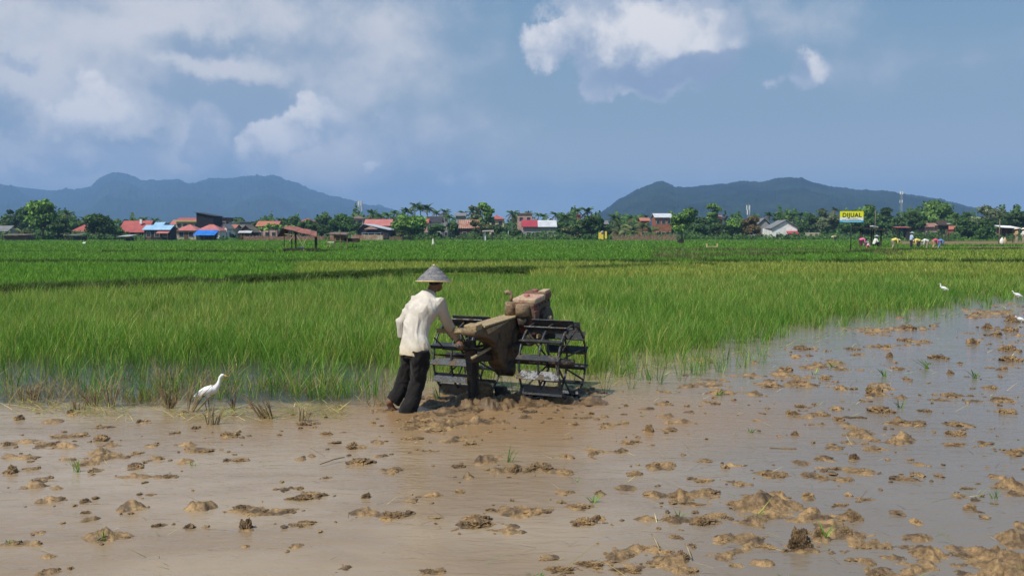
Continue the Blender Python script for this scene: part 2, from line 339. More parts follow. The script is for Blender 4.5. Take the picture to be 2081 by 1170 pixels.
def hill(name, prof, D, depth, seed, m):
    pu = np.array([p[0] for p in prof], float); pv = np.array([p[1] for p in prof], float)
    us = np.arange(pu[0], pu[-1], 1.5); vs = np.interp(us, pu, pv)
    vs = vs - (2.4 * fbm(us * 0.10, us * 0 + seed, seed, 3, 0.6) + 2.6 * fbm(us * 0.5, us * 0 + seed, seed + 5, 2, .7) ** 2) * np.clip((472 - vs) / 30, 0, 1)
    x = (us - CX) / F_ * D; h = np.maximum((472 - vs) / F_ * D + 1.9, -20)
    rows = np.concatenate([np.linspace(0, 1, 60), np.linspace(1, 0, 12)[1:]]); off = np.concatenate([-depth * (1 - np.linspace(0, 1, 60)), np.linspace(0, depth, 12)[1:]])
    V = []
    for k, (r, o) in enumerate(zip(rows, off)):
        prf = r ** 0.8
        xx = x * (1 + o / D)
        n = fbm(xx / 170.0 + seed, np.full_like(xx, o / 260.0), seed, 6, 0.55) - 0.5
        n2 = fbm(xx / 22.0, np.full_like(xx, o / 22.0), seed + 9, 3, 0.6) - 0.5
        z = h * prf * (1 + 1.6 * n * (1 - r) ** .7) + 16 * n2 * (0.25 + (1 - r)) * (r > 0.02) - (0 if r > 0.02 else 5)
        V.append(np.stack([xx, np.full_like(xx, D + o), z], -1))
    V = np.array(V); ny_, nx_ = V.shape[:2]; ii = np.arange(nx_ * ny_).reshape(ny_, nx_)
    qq = np.stack([ii[:-1, :-1], ii[:-1, 1:], ii[1:, 1:], ii[1:, :-1]], -1).reshape(-1, 4)
    return tag(np_mesh(name, V.reshape(-1, 3), quads=qq, mat=m, smooth=True), kind='structure')
hm = mat('hill_forest', (0.020, 0.036, 0.014), 0.95, 0, 0.007, col2=(0.004, 0.008, 0.005), bump=20.0, bscale=0.035, spec=0.05, detail=8)
hill('hills', [(-400, 400), (-250, 380), (-100, 372), (0, 376), (50, 383), (100, 389), (150, 388), (188, 381), (203, 367), (222, 356), (245, 352), (265, 357), (290, 369), (320, 373), (345, 368), (365, 367), (385, 375), (400, 374), (430, 365), (480, 364), (510, 361), (555, 361), (575, 368), (600, 377), (630, 386), (670, 399), (700, 405), (730, 413), (750, 420), (772, 418), (800, 428), (850, 445), (900, 474)], 5200, 1900, 3, hm)
hill('hills', [(1185, 474), (1208, 440), (1225, 430), (1250, 412), (1290, 390), (1330, 374), (1345, 372), (1370, 382), (1400, 383), (1430, 379), (1480, 375), (1510, 370), (1540, 373), (1570, 367), (1600, 363), (1625, 364), (1660, 376), (1700, 383), (1740, 388), (1800, 391), (1850, 398), (1900, 405), (1925, 412), (1960, 420), (2000, 428), (2050, 440), (2120, 455), (2200, 474)], 2500, 900, 8, hm)

# flooded paddy: the water sheet
FARM = (-0.6, 10.3)
def water_mat():
    m = bpy.data.materials.new('muddy_water'); m.use_nodes = True; t = NT(m.node_tree); bs = t.n['Principled BSDF']
    co = t.n.new('ShaderNodeTexCoord').outputs['Object']; x, y, z = t.sep(co)
    n = t.noise(t.vm('MULTIPLY', co, (0.5, 1, 1)), 0.8, 6, 0.6, 0.4); n2 = t.noise(co, 6.0, 5, 0.6)
    c = t.mix(t.ss(n, 0.35, 0.68), (0.25, 0.175, 0.105), (0.33, 0.25, 0.165))
    c = t.mix(t.ss(t.m('DIVIDE', x, y), 0.0, 0.35, 0, .8), c, (0.175, 0.145, 0.115))
    # stirred-up mud round the tractor
    dd = t.vm('LENGTH', t.vm('MULTIPLY', t.vm('SUBTRACT', co, (0.1, 9.7, 0)), (0.42, 0.75, 1)))
    c = t.mix(t.ss(t.m('ADD', dd, t.m('MULTIPLY', n2, 0.9)), 0.9, 2.3, 0.9, 0.0), c, (0.27, 0.165, 0.078))
    # clearer, darker water between the stubble of the unploughed part
    eb = t.m('ADD', t.m('MULTIPLY', x, -0.02), 10.05)
    er = t.m('ADD', y, t.m('MULTIPLY', t.noise(co, 2.5, 4), 1.4))
    left = t.m('MULTIPLY', t.ss(t.m('SUBTRACT', er, eb), 0.5, 1.2), t.ss(x, -2.2, -1.0, 1.0, 0.0))
    c = t.mix(left, c, (0.045, 0.045, 0.038))
    t.l.new(c, bs.inputs['Base Color'])
    bs.inputs['IOR'].default_value = 1.34; bs.inputs['Specular IOR Level'].default_value = 0.5
    t.put(t.ss(dd, 0.3, 3.0, 0.22, 0.07), bs.inputs['Roughness'])
    rp = t.noise(t.vm('MULTIPLY', co, (0.6, 1.6, 1)), 5.0, 4, 0.55, 0.6)
    rf = t.noise(t.vm('MULTIPLY', co, (0.55, 1.5, 1)), 16.0, 3, 0.55)
    amp = t.ss(dd, 0.4, 3.0, 1.0, 0.22)
    hgt = t.m('ADD', t.m('MULTIPLY', rp, 0.6), t.m('MULTIPLY', t.m('MULTIPLY', rf, amp), 0.42))
    hgt = t.m('ADD', hgt, t.m('MULTIPLY', t.noise(t.vm('MULTIPLY', co, (0.4, 1.3, 1)), 42.0, 3, 0.6), t.ss(t.noise(co, .7, 3), .4, .65, .02, .10)))
    t.l.new(t.bump(hgt, 0.6, 0.035), bs.inputs['Normal'])
    return m
wm_ = water_mat()
wp = [(-30, 1.0, 0), (30, 1.0, 0), (34, 52, 0), (-34, 52, 0)]
tag(np_mesh('water', wp, quads=[(0, 1, 2, 3)], mat=wm_), kind='structure')

# the mud bed: mostly just under the water, breaking the surface where the plough has turned it
def mud_mat(name, dark=1.0):
    m = bpy.data.materials.new(name); m.use_nodes = True; t = NT(m.node_tree); bs = t.n['Principled BSDF']
    co = t.n.new('ShaderNodeNewGeometry').outputs['Position']
    n = t.noise(co, 7.0, 8, 0.68); n2 = t.noise(co, 34.0, 6, 0.7)
    c = t.mix(t.ss(n, 0.32, 0.68), (0.075 * dark, 0.045 * dark, 0.021 * dark), (0.42 * dark, 0.262 * dark, 0.112 * dark))
    tractor_d = t.vm('LENGTH', t.vm('MULTIPLY', t.vm('SUBTRACT', co, (0.0, 10.25, 0)), (0.7, 1.15, 0)))
    c = t.mix(t.ss(t.m('ADD', tractor_d, t.m('MULTIPLY', n, .5)), .7, 1.6, .62, 0), c, (0.085, 0.052, 0.026))  # mud colour gets darker towards the tractor
    c = t.mix(t.ss(n2, 0.45, 0.7, 0, 0.55), c, (0.055 * dark, 0.033 * dark, 0.017 * dark))
    t.l.new(c, bs.inputs['Base Color'])
    t.put(t.ss(n2, 0.3, 0.7, 0.26, 0.62), bs.inputs['Roughness']); bs.inputs['Specular IOR Level'].default_value = 0.5
    t.l.new(t.bump(t.m('ADD', n, t.m('MULTIPLY', n2, 0.35)), 0.9, 0.03), bs.inputs['Normal'])
    return m
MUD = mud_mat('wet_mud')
NY, NX = 760, 1180
yy = np.geomspace(3.0, 34.0, NY); ss_ = np.linspace(-0.76, 0.76, NX)
S, YY = np.meshgrid(ss_, yy); XX = S * YY
U, V_ = proj(XX, YY, 0 * XX)
edge = front_v(U) - V_            # >0: beyond the ploughed part
rightness = np.clip((XX / YY + 0.12) / 0.45, 0, 1)
n1 = fbm(XX * 1.15 + 3, YY * 1.15, 11, 3, 0.5); n2 = fbm(XX * 4.2, YY * 4.2, 21, 5, 0.62); n3 = fbm(XX * 15, YY * 15, 31, 4, 0.6)
rid = 1 - np.abs(2 * fbm(XX * 2.6 + 40, YY * 3.4, 51, 4, 0.6) - 1)
thr = 0.665 - 0.088 * rightness
wake = np.exp(-(((XX - 0.1) / 1.5) ** 2 + ((YY - 10.0) / 0.72) ** 2)) + 0.8 * np.exp(-(((XX + 0.35) / 0.7) ** 2 + ((YY - 9.0) / 0.7) ** 2))
far = np.clip((YY - 13) / 9, 0, 1) * (rightness > 0.3)
thr = thr - 0.085 * wake - 0.06 * far
nn = 0.55 * n1 + 0.45 * n2
h = -0.022 + 0.32 * np.clip(nn - thr, 0, 1) * (0.45 + 1.1 * n3) + 0.03 * (rid - 0.9) + 0.012 * (n3 - 0.5)
rid2 = 1 - np.abs(2 * fbm(XX * 5.5 + 7, YY * 7.0, 57, 4, 0.62) - 1)
h += wake * (0.10 * (n2 - 0.47) + 0.05 * (rid2 - .72) + 0.03 * (n3 - .5))
# smeared mud skirts round the clods
for c_ in info:
    r0 = np.searchsorted(yy, c_[1] - c_[3] * 1.3 - .08); r1 = np.searchsorted(yy, c_[1] + c_[3] * 1.3 + .08)
    if r1 <= r0: continue
    sl = slice(r0, r1); dd_ = ((XX[sl] - c_[0]) / (c_[2] * .52 + .03)) ** 2 + ((YY[sl] - c_[1]) / (c_[3] * .62 + .04)) ** 2
    h[sl] += np.exp(-dd_) * (0.032 + 0.08 * (n2[sl] - .5) + 0.05 * (n3[sl] - .5))
h = h + 0.085 * np.exp(-((YY - 10.42 - .04 * np.sin(XX * 5)) / 0.20) ** 2) * np.clip((XX + 1.0) / .3, 0, 1) * np.clip((1.15 - XX) / .35, 0, 1) * (.35 + 1.2 * n2 + .5 * (n3 - .5))
h = np.where(edge > 6, -0.05, h)
h = np.clip(h, -0.06, 0.12)
ii = np.arange(NX * NY).reshape(NY, NX)
qq = np.stack([ii[:-1, :-1], ii[:-1, 1:], ii[1:, 1:], ii[1:, :-1]], -1).reshape(-1, 4)
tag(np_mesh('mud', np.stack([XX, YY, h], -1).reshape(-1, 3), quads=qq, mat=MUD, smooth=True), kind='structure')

# raised fields beyond the paddy: strips of ground, each with its own crop colour
def strip(name, pts, z, m):
    # pts: outline in photo pixels, clockwise
    w_ = [G(u, v, z) for u, v in pts]
    o = MB(); o.prism([Vector((p.x, p.y, z - 0.28)) for p in w_][::-1], (0, 0, 0.28)); return tag(o.build(name, m), kind='structure')
fg = mat('crop_ground_green', (0.06, 0.115, 0.02), 0.95, 0.35, 0.8, spec=0.05)
fy = mat('crop_ground_yellow', (0.16, 0.17, 0.04), 0.95, 0.3, 0.8, spec=0.05)
fbm_ = mat('bare_soil', (0.20, 0.13, 0.075), 0.95, 0.3, 0.8, spec=0.05)
bund_m = mat('bund_soil', (0.028, 0.034, 0.012), 0.95, 0.5, 3.0, spec=0.05, bump=0.05)
WIDE = (-1200, 3300)
def bund(name, us, vs, wdt, ht, seed, m=bund_m):
    """an earth ridge along a pixel line"""
    us = np.array(us, float); vs = np.array(vs, float); p = [G(a, b) for a, b in zip(us, vs)]
    pts = []
    for a, b in zip(p[:-1], p[1:]):
        n_ = max(2, int((b - a).length / 0.35)); pts += [a.lerp(b, k / n_) for k in range(n_)]
    V = []
    prof = [(-1, -0.25), (-0.7, 0.25), (-0.42, 0.85), (-0.1, 1.0), (0.25, 0.95), (0.6, 0.6), (1, -0.25)]
    x_ = np.array([q_.x for q_ in pts]); y_ = np.array([q_.y for q_ in pts])
    for k, (o_, z_) in enumerate(prof):
        jit = (fbm(x_ * 1.4, y_ * 1.4 + k, seed + k, 4, 0.6) - 0.5)
        V.append(np.stack([x_, y_ + o_ * wdt + jit * 0.35, (z_ * ht + (0.5 * ht * jit if 0 < k < 6 else -0.1)) * np.interp(proj(x_, y_, 0 * x_)[0], [0, 650, 1050], [1, 1, 0.05])], -1))
    V = np.array(V); a_, b_ = V.shape[:2]; ii = np.arange(a_ * b_).reshape(a_, b_)
    qq = np.stack([ii[:-1, :-1], ii[:-1, 1:], ii[1:, 1:], ii[1:, :-1]], -1).reshape(-1, 4)
    return tag(np_mesh(name, V.reshape(-1, 3), quads=qq, mat=m, smooth=True), kind='structure')
bund('earth_bank', [-700, 0, 500, 850, 1080, 1500, 2081, 2900], [634, 607, 583, 566, 560, 558, 556, 553], 0.65, 0.34, 5)
# field sheets (each sheet ends where the next begins)
fsheet = [('green', [(-900, 620), (0, 596), (500, 577), (620, 573), (620, 541), (-900, 541)], fg),
          ('yellow', [(621, 573), (850, 562), (1080, 557), (2081, 553), (2800, 551), (2800, 538), (621, 540.5)], fy),
          ('green', [(-900, 540), (1790, 537), (1790, 514), (-900, 518)], fg),
          ('yellow', [(1791, 537), (2800, 537), (2800, 506), (1791, 514)], fy),
          ('soil', [(190, 518), (680, 517), (680, 509), (190, 510)], fbm_),
          ('soil', [(1825, 498), (2800, 499), (2800, 490), (1825, 490.5)], fbm_), ('soil', [(1890, 503), (2800, 504), (2800, 501), (1890, 501)], fbm_)]
for nm, pts, m_ in fsheet:
    w_ = [G(u, v, 0.012) for u, v in pts]
    o = MB(); o.add(w_, [tuple(range(len(w_)))]); tag(o.build('field', m_), kind='structure')
# ================================================================ RICE AND GRASS (uncountable: stuff)
LEAF = leafmat('rice_leaf', 0.42)
rng = np.random.default_rng(7)
def blades(name, bx, by, bz, ht, wd, az, lean, curve, col, seg=2, m=LEAF):
    """one tapering bent blade per entry; arrays of equal length"""
    n = len(bx); dx = np.cos(az); dy = np.sin(az)
    fa = az + rng.uniform(-1.2, 1.2, n) + math.pi / 2; wx_ = np.cos(fa) * wd / 2; wy_ = np.sin(fa) * wd / 2
    T = np.linspace(0, 1, seg + 1); V = np.zeros((n, 2 * seg + 1, 3), np.float32)
    for k, t in enumerate(T):
        off = ht * (lean * t + curve * t * t); z = bz + ht * (t - 0.35 * curve * t ** 3)
        cx = bx + dx * off; cy = by + dy * off
        if k < seg:
            wk = 1.0 if k == 0 else 0.85
            V[:, 2 * k, 0] = cx - wx_ * wk; V[:, 2 * k, 1] = cy - wy_ * wk; V[:, 2 * k, 2] = z
            V[:, 2 * k + 1, 0] = cx + wx_ * wk; V[:, 2 * k + 1, 1] = cy + wy_ * wk; V[:, 2 * k + 1, 2] = z
        else: V[:, 2 * k, 0] = cx; V[:, 2 * k, 1] = cy; V[:, 2 * k, 2] = z
    nv = 2 * seg + 1; b = (np.arange(n) * nv)[:, None]
    qs = [np.concatenate([b + 2 * k, b + 2 * k + 1, b + 2 * k + 3, b + 2 * k + 2], 1) for k in range(seg - 1)]
    tr = np.concatenate([b + 2 * seg - 2, b + 2 * seg - 1, b + 2 * seg], 1)
    return np_mesh(name, V.reshape(-1, 3), quads=np.concatenate(qs) if qs else None, tris=tr, mat=m, cols=np.repeat(col, nv, 0))
def pick(n, pal, wts):
    pal = np.array(pal); wts = np.array(wts, float); k = rng.choice(len(pal), n, p=wts / wts.sum())
    return pal[k] * rng.lognormal(0.22, 0.36, (n, 1))
GREENS = [(0.095, 0.215, 0.026), (0.05, 0.145, 0.018), (0.15, 0.26, 0.04), (0.28, 0.29, 0.075), (0.42, 0.36, 0.15)]

def clumps(cx, cy, per, hts, spread, wmin, wk, seg, pal, wts, leanmax=0.42, name='rice', z0=-0.03):
    n = len(cx); tot = n * per; ci = np.repeat(np.arange(n), per)
    a = rng.uniform(0, 2 * math.pi, tot); r = spread * np.sqrt(rng.uniform(0, 1, tot))
    bx = cx[ci] + r * np.cos(a); by = cy[ci] + r * np.sin(a)
    ln = rng.uniform(0.02, leanmax, tot) * (0.5 + r / spread); cv = rng.uniform(0, 0.5, tot) ** 1.3
    h_ = hts[ci] * rng.uniform(0.55, 1.08, tot); d = np.maximum(wmin, by * wk) * rng.uniform(0.7, 1.3, tot)
    base = pick(n, pal, wts)[ci]; col = 0.35 * base + 0.65 * pick(tot, pal, wts)
    return bx, by, np.full(tot, z0), h_, d, a + rng.uniform(-.5, .5, tot), ln, cv, col
def cat_(parts): return [np.concatenate([p[k] for p in parts]) for k in range(len(parts[0]))]
def scatter(n, y0, y1, smax=0.62, power=1.0):
    """points over the wedge the photo could see, density falling with distance"""
    y = (y0 ** (2 - power) + rng.uniform(0, 1, n) * (y1 ** (2 - power) - y0 ** (2 - power))) ** (1 / (2 - power)) if power != 2 else y0 * (y1 / y0) ** rng.uniform(0, 1, n)
    return rng.uniform(-smax, smax, n) * (y + 1.5), y
# --- the unharvested field behind the tractor
parts = []
x, y = scatter(60000, 10.5, 42.5, power=0.9)
u, v = proj(x, y, 0 * x); fv = front_v(u); bv = back_v(u)
patch = fbm(x * 0.5, y * 0.5, 61, 4, 0.6); patch2 = fbm(x * 0.16 + 9, y * 0.22, 71, 3, 0.5)
jag = (fbm(x * 1.3, y * 1.3, 81, 3) - 0.5) * 26
ok = (v < fv + jag) & (v > bv)
dens = np.clip((fv - v + jag) / 52.0, 0.10, 1) * np.clip((patch - 0.22) * 4.5, 0.25, 1); ok &= rng.uniform(0, 1, len(x)) < dens
x, y, u, v, patch, patch2, fv = [a[ok] for a in (x, y, u, v, patch, patch2, fv)]
hh = (0.33 + 0.27 * patch + 0.05 * rng.normal(size=len(x))) * np.where(u > 1350, 0.92, 1.0) * np.clip(0.62 + (fv - v) / 90.0, 0.62, 1.0)
yel = np.clip(patch2 * 1.7 - 0.52 + 0.34 * np.clip((y - 17) / 14, 0, 1) - .28 * (u > 1250), 0, 1)
sel = rng.uniform(0, 1, len(x)) < yel
G1 = [6, 5, 4, 1.4, 0.5]; G2 = [3.0, 2.0, 4, 4.0, 1.6]
for s_, wt in ((~sel, G1), (sel, G2)):
    for lo, hi, per, seg in ((0, 17, 13, 3), (17, 50, 8, 2)):
        k = s_ & (y >= lo) & (y < hi)
        parts.append((seg, clumps(x[k], y[k], per, hh[k], 0.075, 0.006, 0.00045, seg, GREENS, wt)))
for seg in (3, 2):
    pp = cat_([p for s, p in parts if s == seg])
    o = blades('rice_plants', *pp, seg=seg)
    tag(o, 'tall uneven green rice standing in the flooded paddy behind the tractor' if seg == 3 else 'green and straw-coloured rice filling the back half of the unploughed paddy', 'rice', kind='stuff')
print('rice blades', sum(len(p[0]) for s, p in parts))
# --- thin rice and dry stalks in the water in front of it
x, y = scatter(4200, 9.9, 14.5, power=0); u, v = proj(x, y, 0 * x)
ok = (v > front_v(u) - 12) & (v < np.interp(u, [-400, 0, 780, 870, 1250, 2081], [826, 822, 812, 798, 800, 640])) & (u < 1560)
ok &= rng.uniform(0, 1, len(x)) < np.where(fbm(x * 1.1, y * 2.0, 91, 3) > 0.52, 0.75, 0.10) * np.where(u > 860, 0.4, 1)
x, y = x[ok], y[ok]; hh = rng.uniform(0.2, 0.46, len(x))
DRY = [(0.36, 0.28, 0.13), (0.22, 0.15, 0.07), (0.13, 0.085, 0.045), (0.09, 0.16, 0.02)]
a = clumps(x, y, 7, hh, 0.05, 0.0065, 0.0005, 3, GREENS, [6, 5, 3, 1.5, 1], 0.35)
x2, y2 = scatter(3000, 10.0, 13.0, power=0); u2, v2 = proj(x2, y2, 0 * x2); ok = (v2 < 828) & (v2 > 765) & (u2 < 800) & (fbm(x2 * 1.5, y2 * 2, 95, 3) > 0.45)
x2, y2 = x2[ok], y2[ok]
b = clumps(x2, y2, 5, rng.uniform(0.06, 0.3, len(x2)), 0.05, 0.006, 0.0005, 3, DRY, [3, 4, 3, 2], 1.1)
tag(blades('sparse_rice', *cat_([a, b]), seg=3), 'sparse rice and broken dry stalks standing in clear water beside the egret', 'rice', kind='stuff')
# --- crops of the fields beyond the bank
def crop(name, n, y0, y1, test, hmean, pal, wts, label, wk=0.0009, per=5, spread=0.14, z0=0.0, hvar=0.25):
    x, y = scatter(n, y0, y1, power=1.25); u, v = proj(x, y, 0 * x)
    ok = test(u, v, x, y); x, y = x[ok], y[ok]
    hh = hmean * (1 - hvar + 2 * hvar * fbm(x * 0.6, y * 0.25, 17, 4, 0.6)) 
    p = clumps(x, y, per, hh, spread, 0.008, wk, 2, pal, wts, 0.35, z0=z0)
    return tag(blades(name, *p, seg=2), label, 'rice' if 'rice' in label else 'grass', kind='stuff')
GF = [(0.11, 0.225, 0.026), (0.085, 0.18, 0.022), (0.15, 0.26, 0.04)]
YF = [(0.25, 0.27, 0.055), (0.18, 0.25, 0.04), (0.33, 0.31, 0.09), (0.11, 0.19, 0.03)]
BF = [(0.11, 0.13, 0.04), (0.16, 0.13, 0.065), (0.07, 0.12, 0.025)]
bank_v = lambda u: np.interp(u, [-700, 0, 500, 850, 1080, 1500, 2081, 2900], [634, 607, 583, 566, 560, 558, 556, 553])
crop('young_rice', 30000, 28, 58, lambda u, v, x, y: (v < bank_v(u) - 9) & (v > 541.5) & (u < 640 + 60 * np.sin(y)), 0.42, GF, [4, 4, 3], 'bright green rice of the field just beyond the earth bank at the left', per=6)
crop('ripe_rice', 34000, 35, 54, lambda u, v, x, y: (v < np.interp(u, [600, 850, 1070, 1100, 3000], [571, 561, 558, 574, 571])) & (v > 543) & (u > 600), 0.42, YF, [4, 4, 2, 2], 'yellowing rice in a narrow strip behind the tall green field', per=6)
crop('green_rice', 42000, 52, 105, lambda u, v, x, y: (v < 537 + 0 * u) & (v > 508) & (u < 1795) & ~((u > 200) & (u < 670) & (v > 510) & (v < 517) & (fbm(x * .3, y * .1, 66, 3) > .36)), 0.34, GF, [4, 5, 2], 'even green rice of the middle fields, around the leaning hut', per=5, spread=0.3, wk=0.0011)
crop('weedy_grass', 9000, 55, 95, lambda u, v, x, y: (v < 533) & (v > 511) & (u > 1330) & (u < 1830) & (fbm(x * .12, y * .1, 5, 3) > 0.44), 0.5, BF, [3, 3, 2], 'brownish weedy grass around the foot of the yellow sign', per=6, spread=0.3, wk=0.0011)
crop('ripe_rice', 17000, 52, 108, lambda u, v, x, y: (v < 537) & (v > 507) & (u > 1790), 0.34, YF, [3, 5, 1, 3], 'yellow-green rice in the far right field in front of the planters', per=6, spread=0.3, wk=0.0011)
crop('green_rice', 52000, 100, 300, lambda u, v, x, y: (v < 506) & ~((u > 1825) & (v > 489.5) & (v < 498.5)) & ~((u > 1890) & (v > 501)) , 0.36, GF, [4, 4, 2], 'green rice of the farthest fields below the village', per=4, spread=0.6, wk=0.0011)
# tangled dark grass along the bank and thin bund lines between fields
def verge(name, us, vs, n, hmean, label, wdt=0.5, z0=0.1, pal=None):
    p = [G(a, b) for a, b in zip(us, vs)]; L = [0]
    for a, b in zip(p[:-1], p[1:]): L.append(L[-1] + (b - a).length)
    s_ = rng.uniform(0, L[-1], n); x = np.interp(s_, L, [q_.x for q_ in p]); y = np.interp(s_, L, [q_.y for q_ in p]) + rng.normal(0, wdt, n)
    k = (np.abs(x / y) < 0.66) & (fbm(x * 0.7, y * 0.1, 3, 4, 0.6) > 0.36); x, y = x[k], y[k]
    c = clumps(x, y, 9, hmean * rng.uniform(0.5, 1.4, len(x)), 0.14, 0.01, 0.0009, 2, pal or [(0.035, 0.065, 0.014), (0.055, 0.105, 0.018), (0.09, 0.125, 0.035)], [3, 3, 2], 0.8, z0=z0)
    tag(blades(name, *c, seg=2), label, 'grass', kind='stuff')
verge('bank_grass', [-300, 0, 500, 850, 1080], [617, 605, 582, 565, 560], 3600, 0.2, 'tangled dark grass trailing over the earth bank', 0.38, 0.22)
verge('bank_grass', [1000, 1150, 1300, 1450], [562, 557, 552, 547], 1300, 0.28, 'thin tangled grass where the bank runs out behind the tractor', 0.3, 0.1)
verge('bund_grass', [-300, 600, 1500, 2400], [541, 541, 540, 539], 3600, 0.30, 'dark grass on the thin bund behind the yellow strip', 0.3, 0.12)
verge('bund_grass', [-300, 60, 300, 560, 700], [517, 516, 515, 514, 513], 1500, 0.32, 'ragged grass along the brown bund left of the leaning hut', 0.9, 0.0)
verge('bund_grass', [1500, 1700, 1850, 2400], [524, 519, 511, 508], 2200, 0.36, 'grass line running right from the foot of the yellow sign', 0.5, 0.0)
verge('bund_grass', [700, 1000, 1400, 1750], [512, 514, 516, 517], 900, 0.24, 'low grass line crossing the middle green fields', 0.7, 0.0)
verge('bund_grass', [1860, 1990, 2100, 2400], [487, 487, 487, 487], 2200, 0.9, 'tall bushy grass on the bund behind the planters', 1.8, 0.0, [(0.06, 0.12, 0.02), (0.10, 0.16, 0.03), (0.035, 0.07, 0.015)])
# ================================================================ VILLAGE: TREES
TREE = leafmat('tree_leaf', 0.25, 0.6, 0.2)
BARK = mat('bark', (0.16, 0.12, 0.085), 0.95, 0.3, 4.0, spec=0.1, bump=0.03)
PALMBARK = mat('palm_bark', (0.20, 0.17, 0.13), 0.95, 0.3, 6.0, spec=0.1)
def cardmesh(name, C, Nn, size, col, parent=None, m=TREE, asp=1.0):
    n = len(C); r = rng.normal(size=(n, 3)); Nn = Nn + 0.55 * rng.normal(size=(n, 3)); Nn /= np.linalg.norm(Nn, axis=1)[:, None] + 1e-9
    t = np.cross(Nn, r); t /= np.linalg.norm(t, axis=1)[:, None] + 1e-9; b = np.cross(Nn, t)
    s = (size * rng.uniform(0.6, 1.35, n))[:, None] * 0.5
    V = np.stack([C - t * s * 1.3 * asp, C - b * s, C + t * s * 1.3 * asp, C + b * s * 0.9], 1)
    q = (np.arange(n) * 4)[:, None] + np.arange(4)[None]
    return np_mesh(name, V.reshape(-1, 3), quads=q, mat=m, parent=parent, cols=np.repeat(col, 4, 0))
PALS = {'dark': [(0.030, 0.065, 0.018), (0.05, 0.095, 0.024), (0.07, 0.12, 0.03)],
        'mid': [(0.055, 0.12, 0.026), (0.085, 0.155, 0.034), (0.04, 0.085, 0.02)],
        'light': [(0.13, 0.24, 0.045), (0.19, 0.31, 0.065), (0.075, 0.155, 0.03)],
        'olive': [(0.11, 0.135, 0.045), (0.155, 0.165, 0.065), (0.065, 0.09, 0.028)],
        'rust': [(0.16, 0.13, 0.05), (0.21, 0.11, 0.055), (0.08, 0.10, 0.03)],
        'pale': [(0.14, 0.18, 0.09), (0.18, 0.21, 0.11), (0.10, 0.13, 0.06)]}
def tree_mesh(shape, pal, h, wd, seed, leaf=0.42):
    """returns (empty-less) trunk MB and crown arrays for a tree of height h and crown width wd"""
    rs = np.random.default_rng(seed); mb = MB(); tips = []
    th = {'round': 0.30, 'tall': 0.25, 'airy': 0.35, 'bush': 0.08, 'cone': 0.12}[shape] * h
    lean = rs.normal(0, 0.03 * h, 2); top = Vector((lean[0], lean[1], h * 0.78))
    mb.tube([(0, 0, -0.1), (lean[0] * .3, lean[1] * .3, th), top], [0.035 * h, 0.026 * h, 0.008 * h], 7)
    lobes = []; nl = {'round': 15, 'tall': 15, 'airy': 17, 'bush': 11, 'cone': 12}[shape]
    for k in range(nl):
        a = k * 2.4 + rs.uniform(-.4, .4); f = (k + 0.5) / nl
        if shape == 'cone': z = th + (h - th) * (0.1 + 0.84 * f); r = wd / 2 * (1 - f) ** 0.8 * 0.75; lr = wd * 0.22 * (1.15 - f)
        elif shape == 'tall': z = th + (h - th) * (0.15 + 0.78 * f); r = wd / 2 * (0.72 - 0.55 * f) * rs.uniform(.5, 1.1); lr = wd * 0.19 * rs.uniform(.7, 1.2)
        elif shape == 'airy': z = th + (h - th) * rs.uniform(0.25, 0.95); r = wd / 2 * 0.8 * rs.uniform(.3, 1) * (1 - 0.45 * (z / h)); lr = wd * 0.125 * rs.uniform(.7, 1.3)
        else: z = th + (h - th) * (0.12 + 0.74 * rs.uniform(0, 1) ** 0.9); zz = (z - th) / (h - th); r = wd / 2 * 0.78 * math.sqrt(max(0.05, 1 - (1.6 * zz - 0.6) ** 2)) * rs.uniform(.45, 1); lr = wd * 0.19 * rs.uniform(.7, 1.25)
        c = Vector((math.cos(a) * r, math.sin(a) * r, z)); lobes.append((c, lr))
        st = Vector((0, 0, th)).lerp(top, min(0.9, f * 0.8)); mid = st.lerp(c, 0.5) + Vector((0, 0, -0.05 * h))
        mb.tube([st, mid, c], [0.013 * h, 0.009 * h, 0.004 * h], 5, cap=False)
    C = []; Nn = []; K = []
    for c, lr in lobes:
        n = int(max(30, 5.2 * (lr / leaf) ** 2 * 4)); n = min(n, 420)
        d = rs.normal(size=(n, 3)); d /= np.linalg.norm(d, axis=1)[:, None]; d[:, 2] = d[:, 2] * 0.8 + 0.1
        rad = lr * rs.uniform(0.55, 1.12, n)[:, None] * (0.8 + 0.45 * rs.uniform(0, 1, (n, 1)))
        sq = np.array([1.0, 1.0, 0.72]); C.append(np.array(c)[None] + d * rad * sq); Nn.append(d); K.append(np.full(n, rs.uniform(0.75, 1.3)))
    C = np.concatenate(C); Nn = np.concatenate(Nn); K = np.concatenate(K)
    p = np.array(PALS[pal]); col = p[rs.integers(0, 3, len(C))] * K[:, None] * rs.uniform(0.7, 1.35, (len(C), 1))
    C[:, 2] = np.maximum(C[:, 2], 0.1)
    return mb, C, Nn, col
_cache = {}
def tree(name, shape, pal, px, vtop, wpx, D, label, cat='tree', group=None, leaf=None):
    h = (472 - vtop) / F_ * D + HC; wd = 1.15 * wpx / F_ * D
    loc = P(px, 472, D); e = empty(name, (loc.x, D, 0), label=label, cat=cat, group=group)
    key = (shape, pal, round(h / wd, 0), name == 'shrub')
    mb, C, Nn, col = tree_mesh(shape, pal, h, wd, int(px) + int(D), leaf or max(0.30, 0.045 * wd + 0.12))
    mb.build('trunk', BARK, e, smooth=True)
    cardmesh('crown', C, Nn, leaf or max(0.34, 0.055 * wd + 0.14), col, e)
    return e
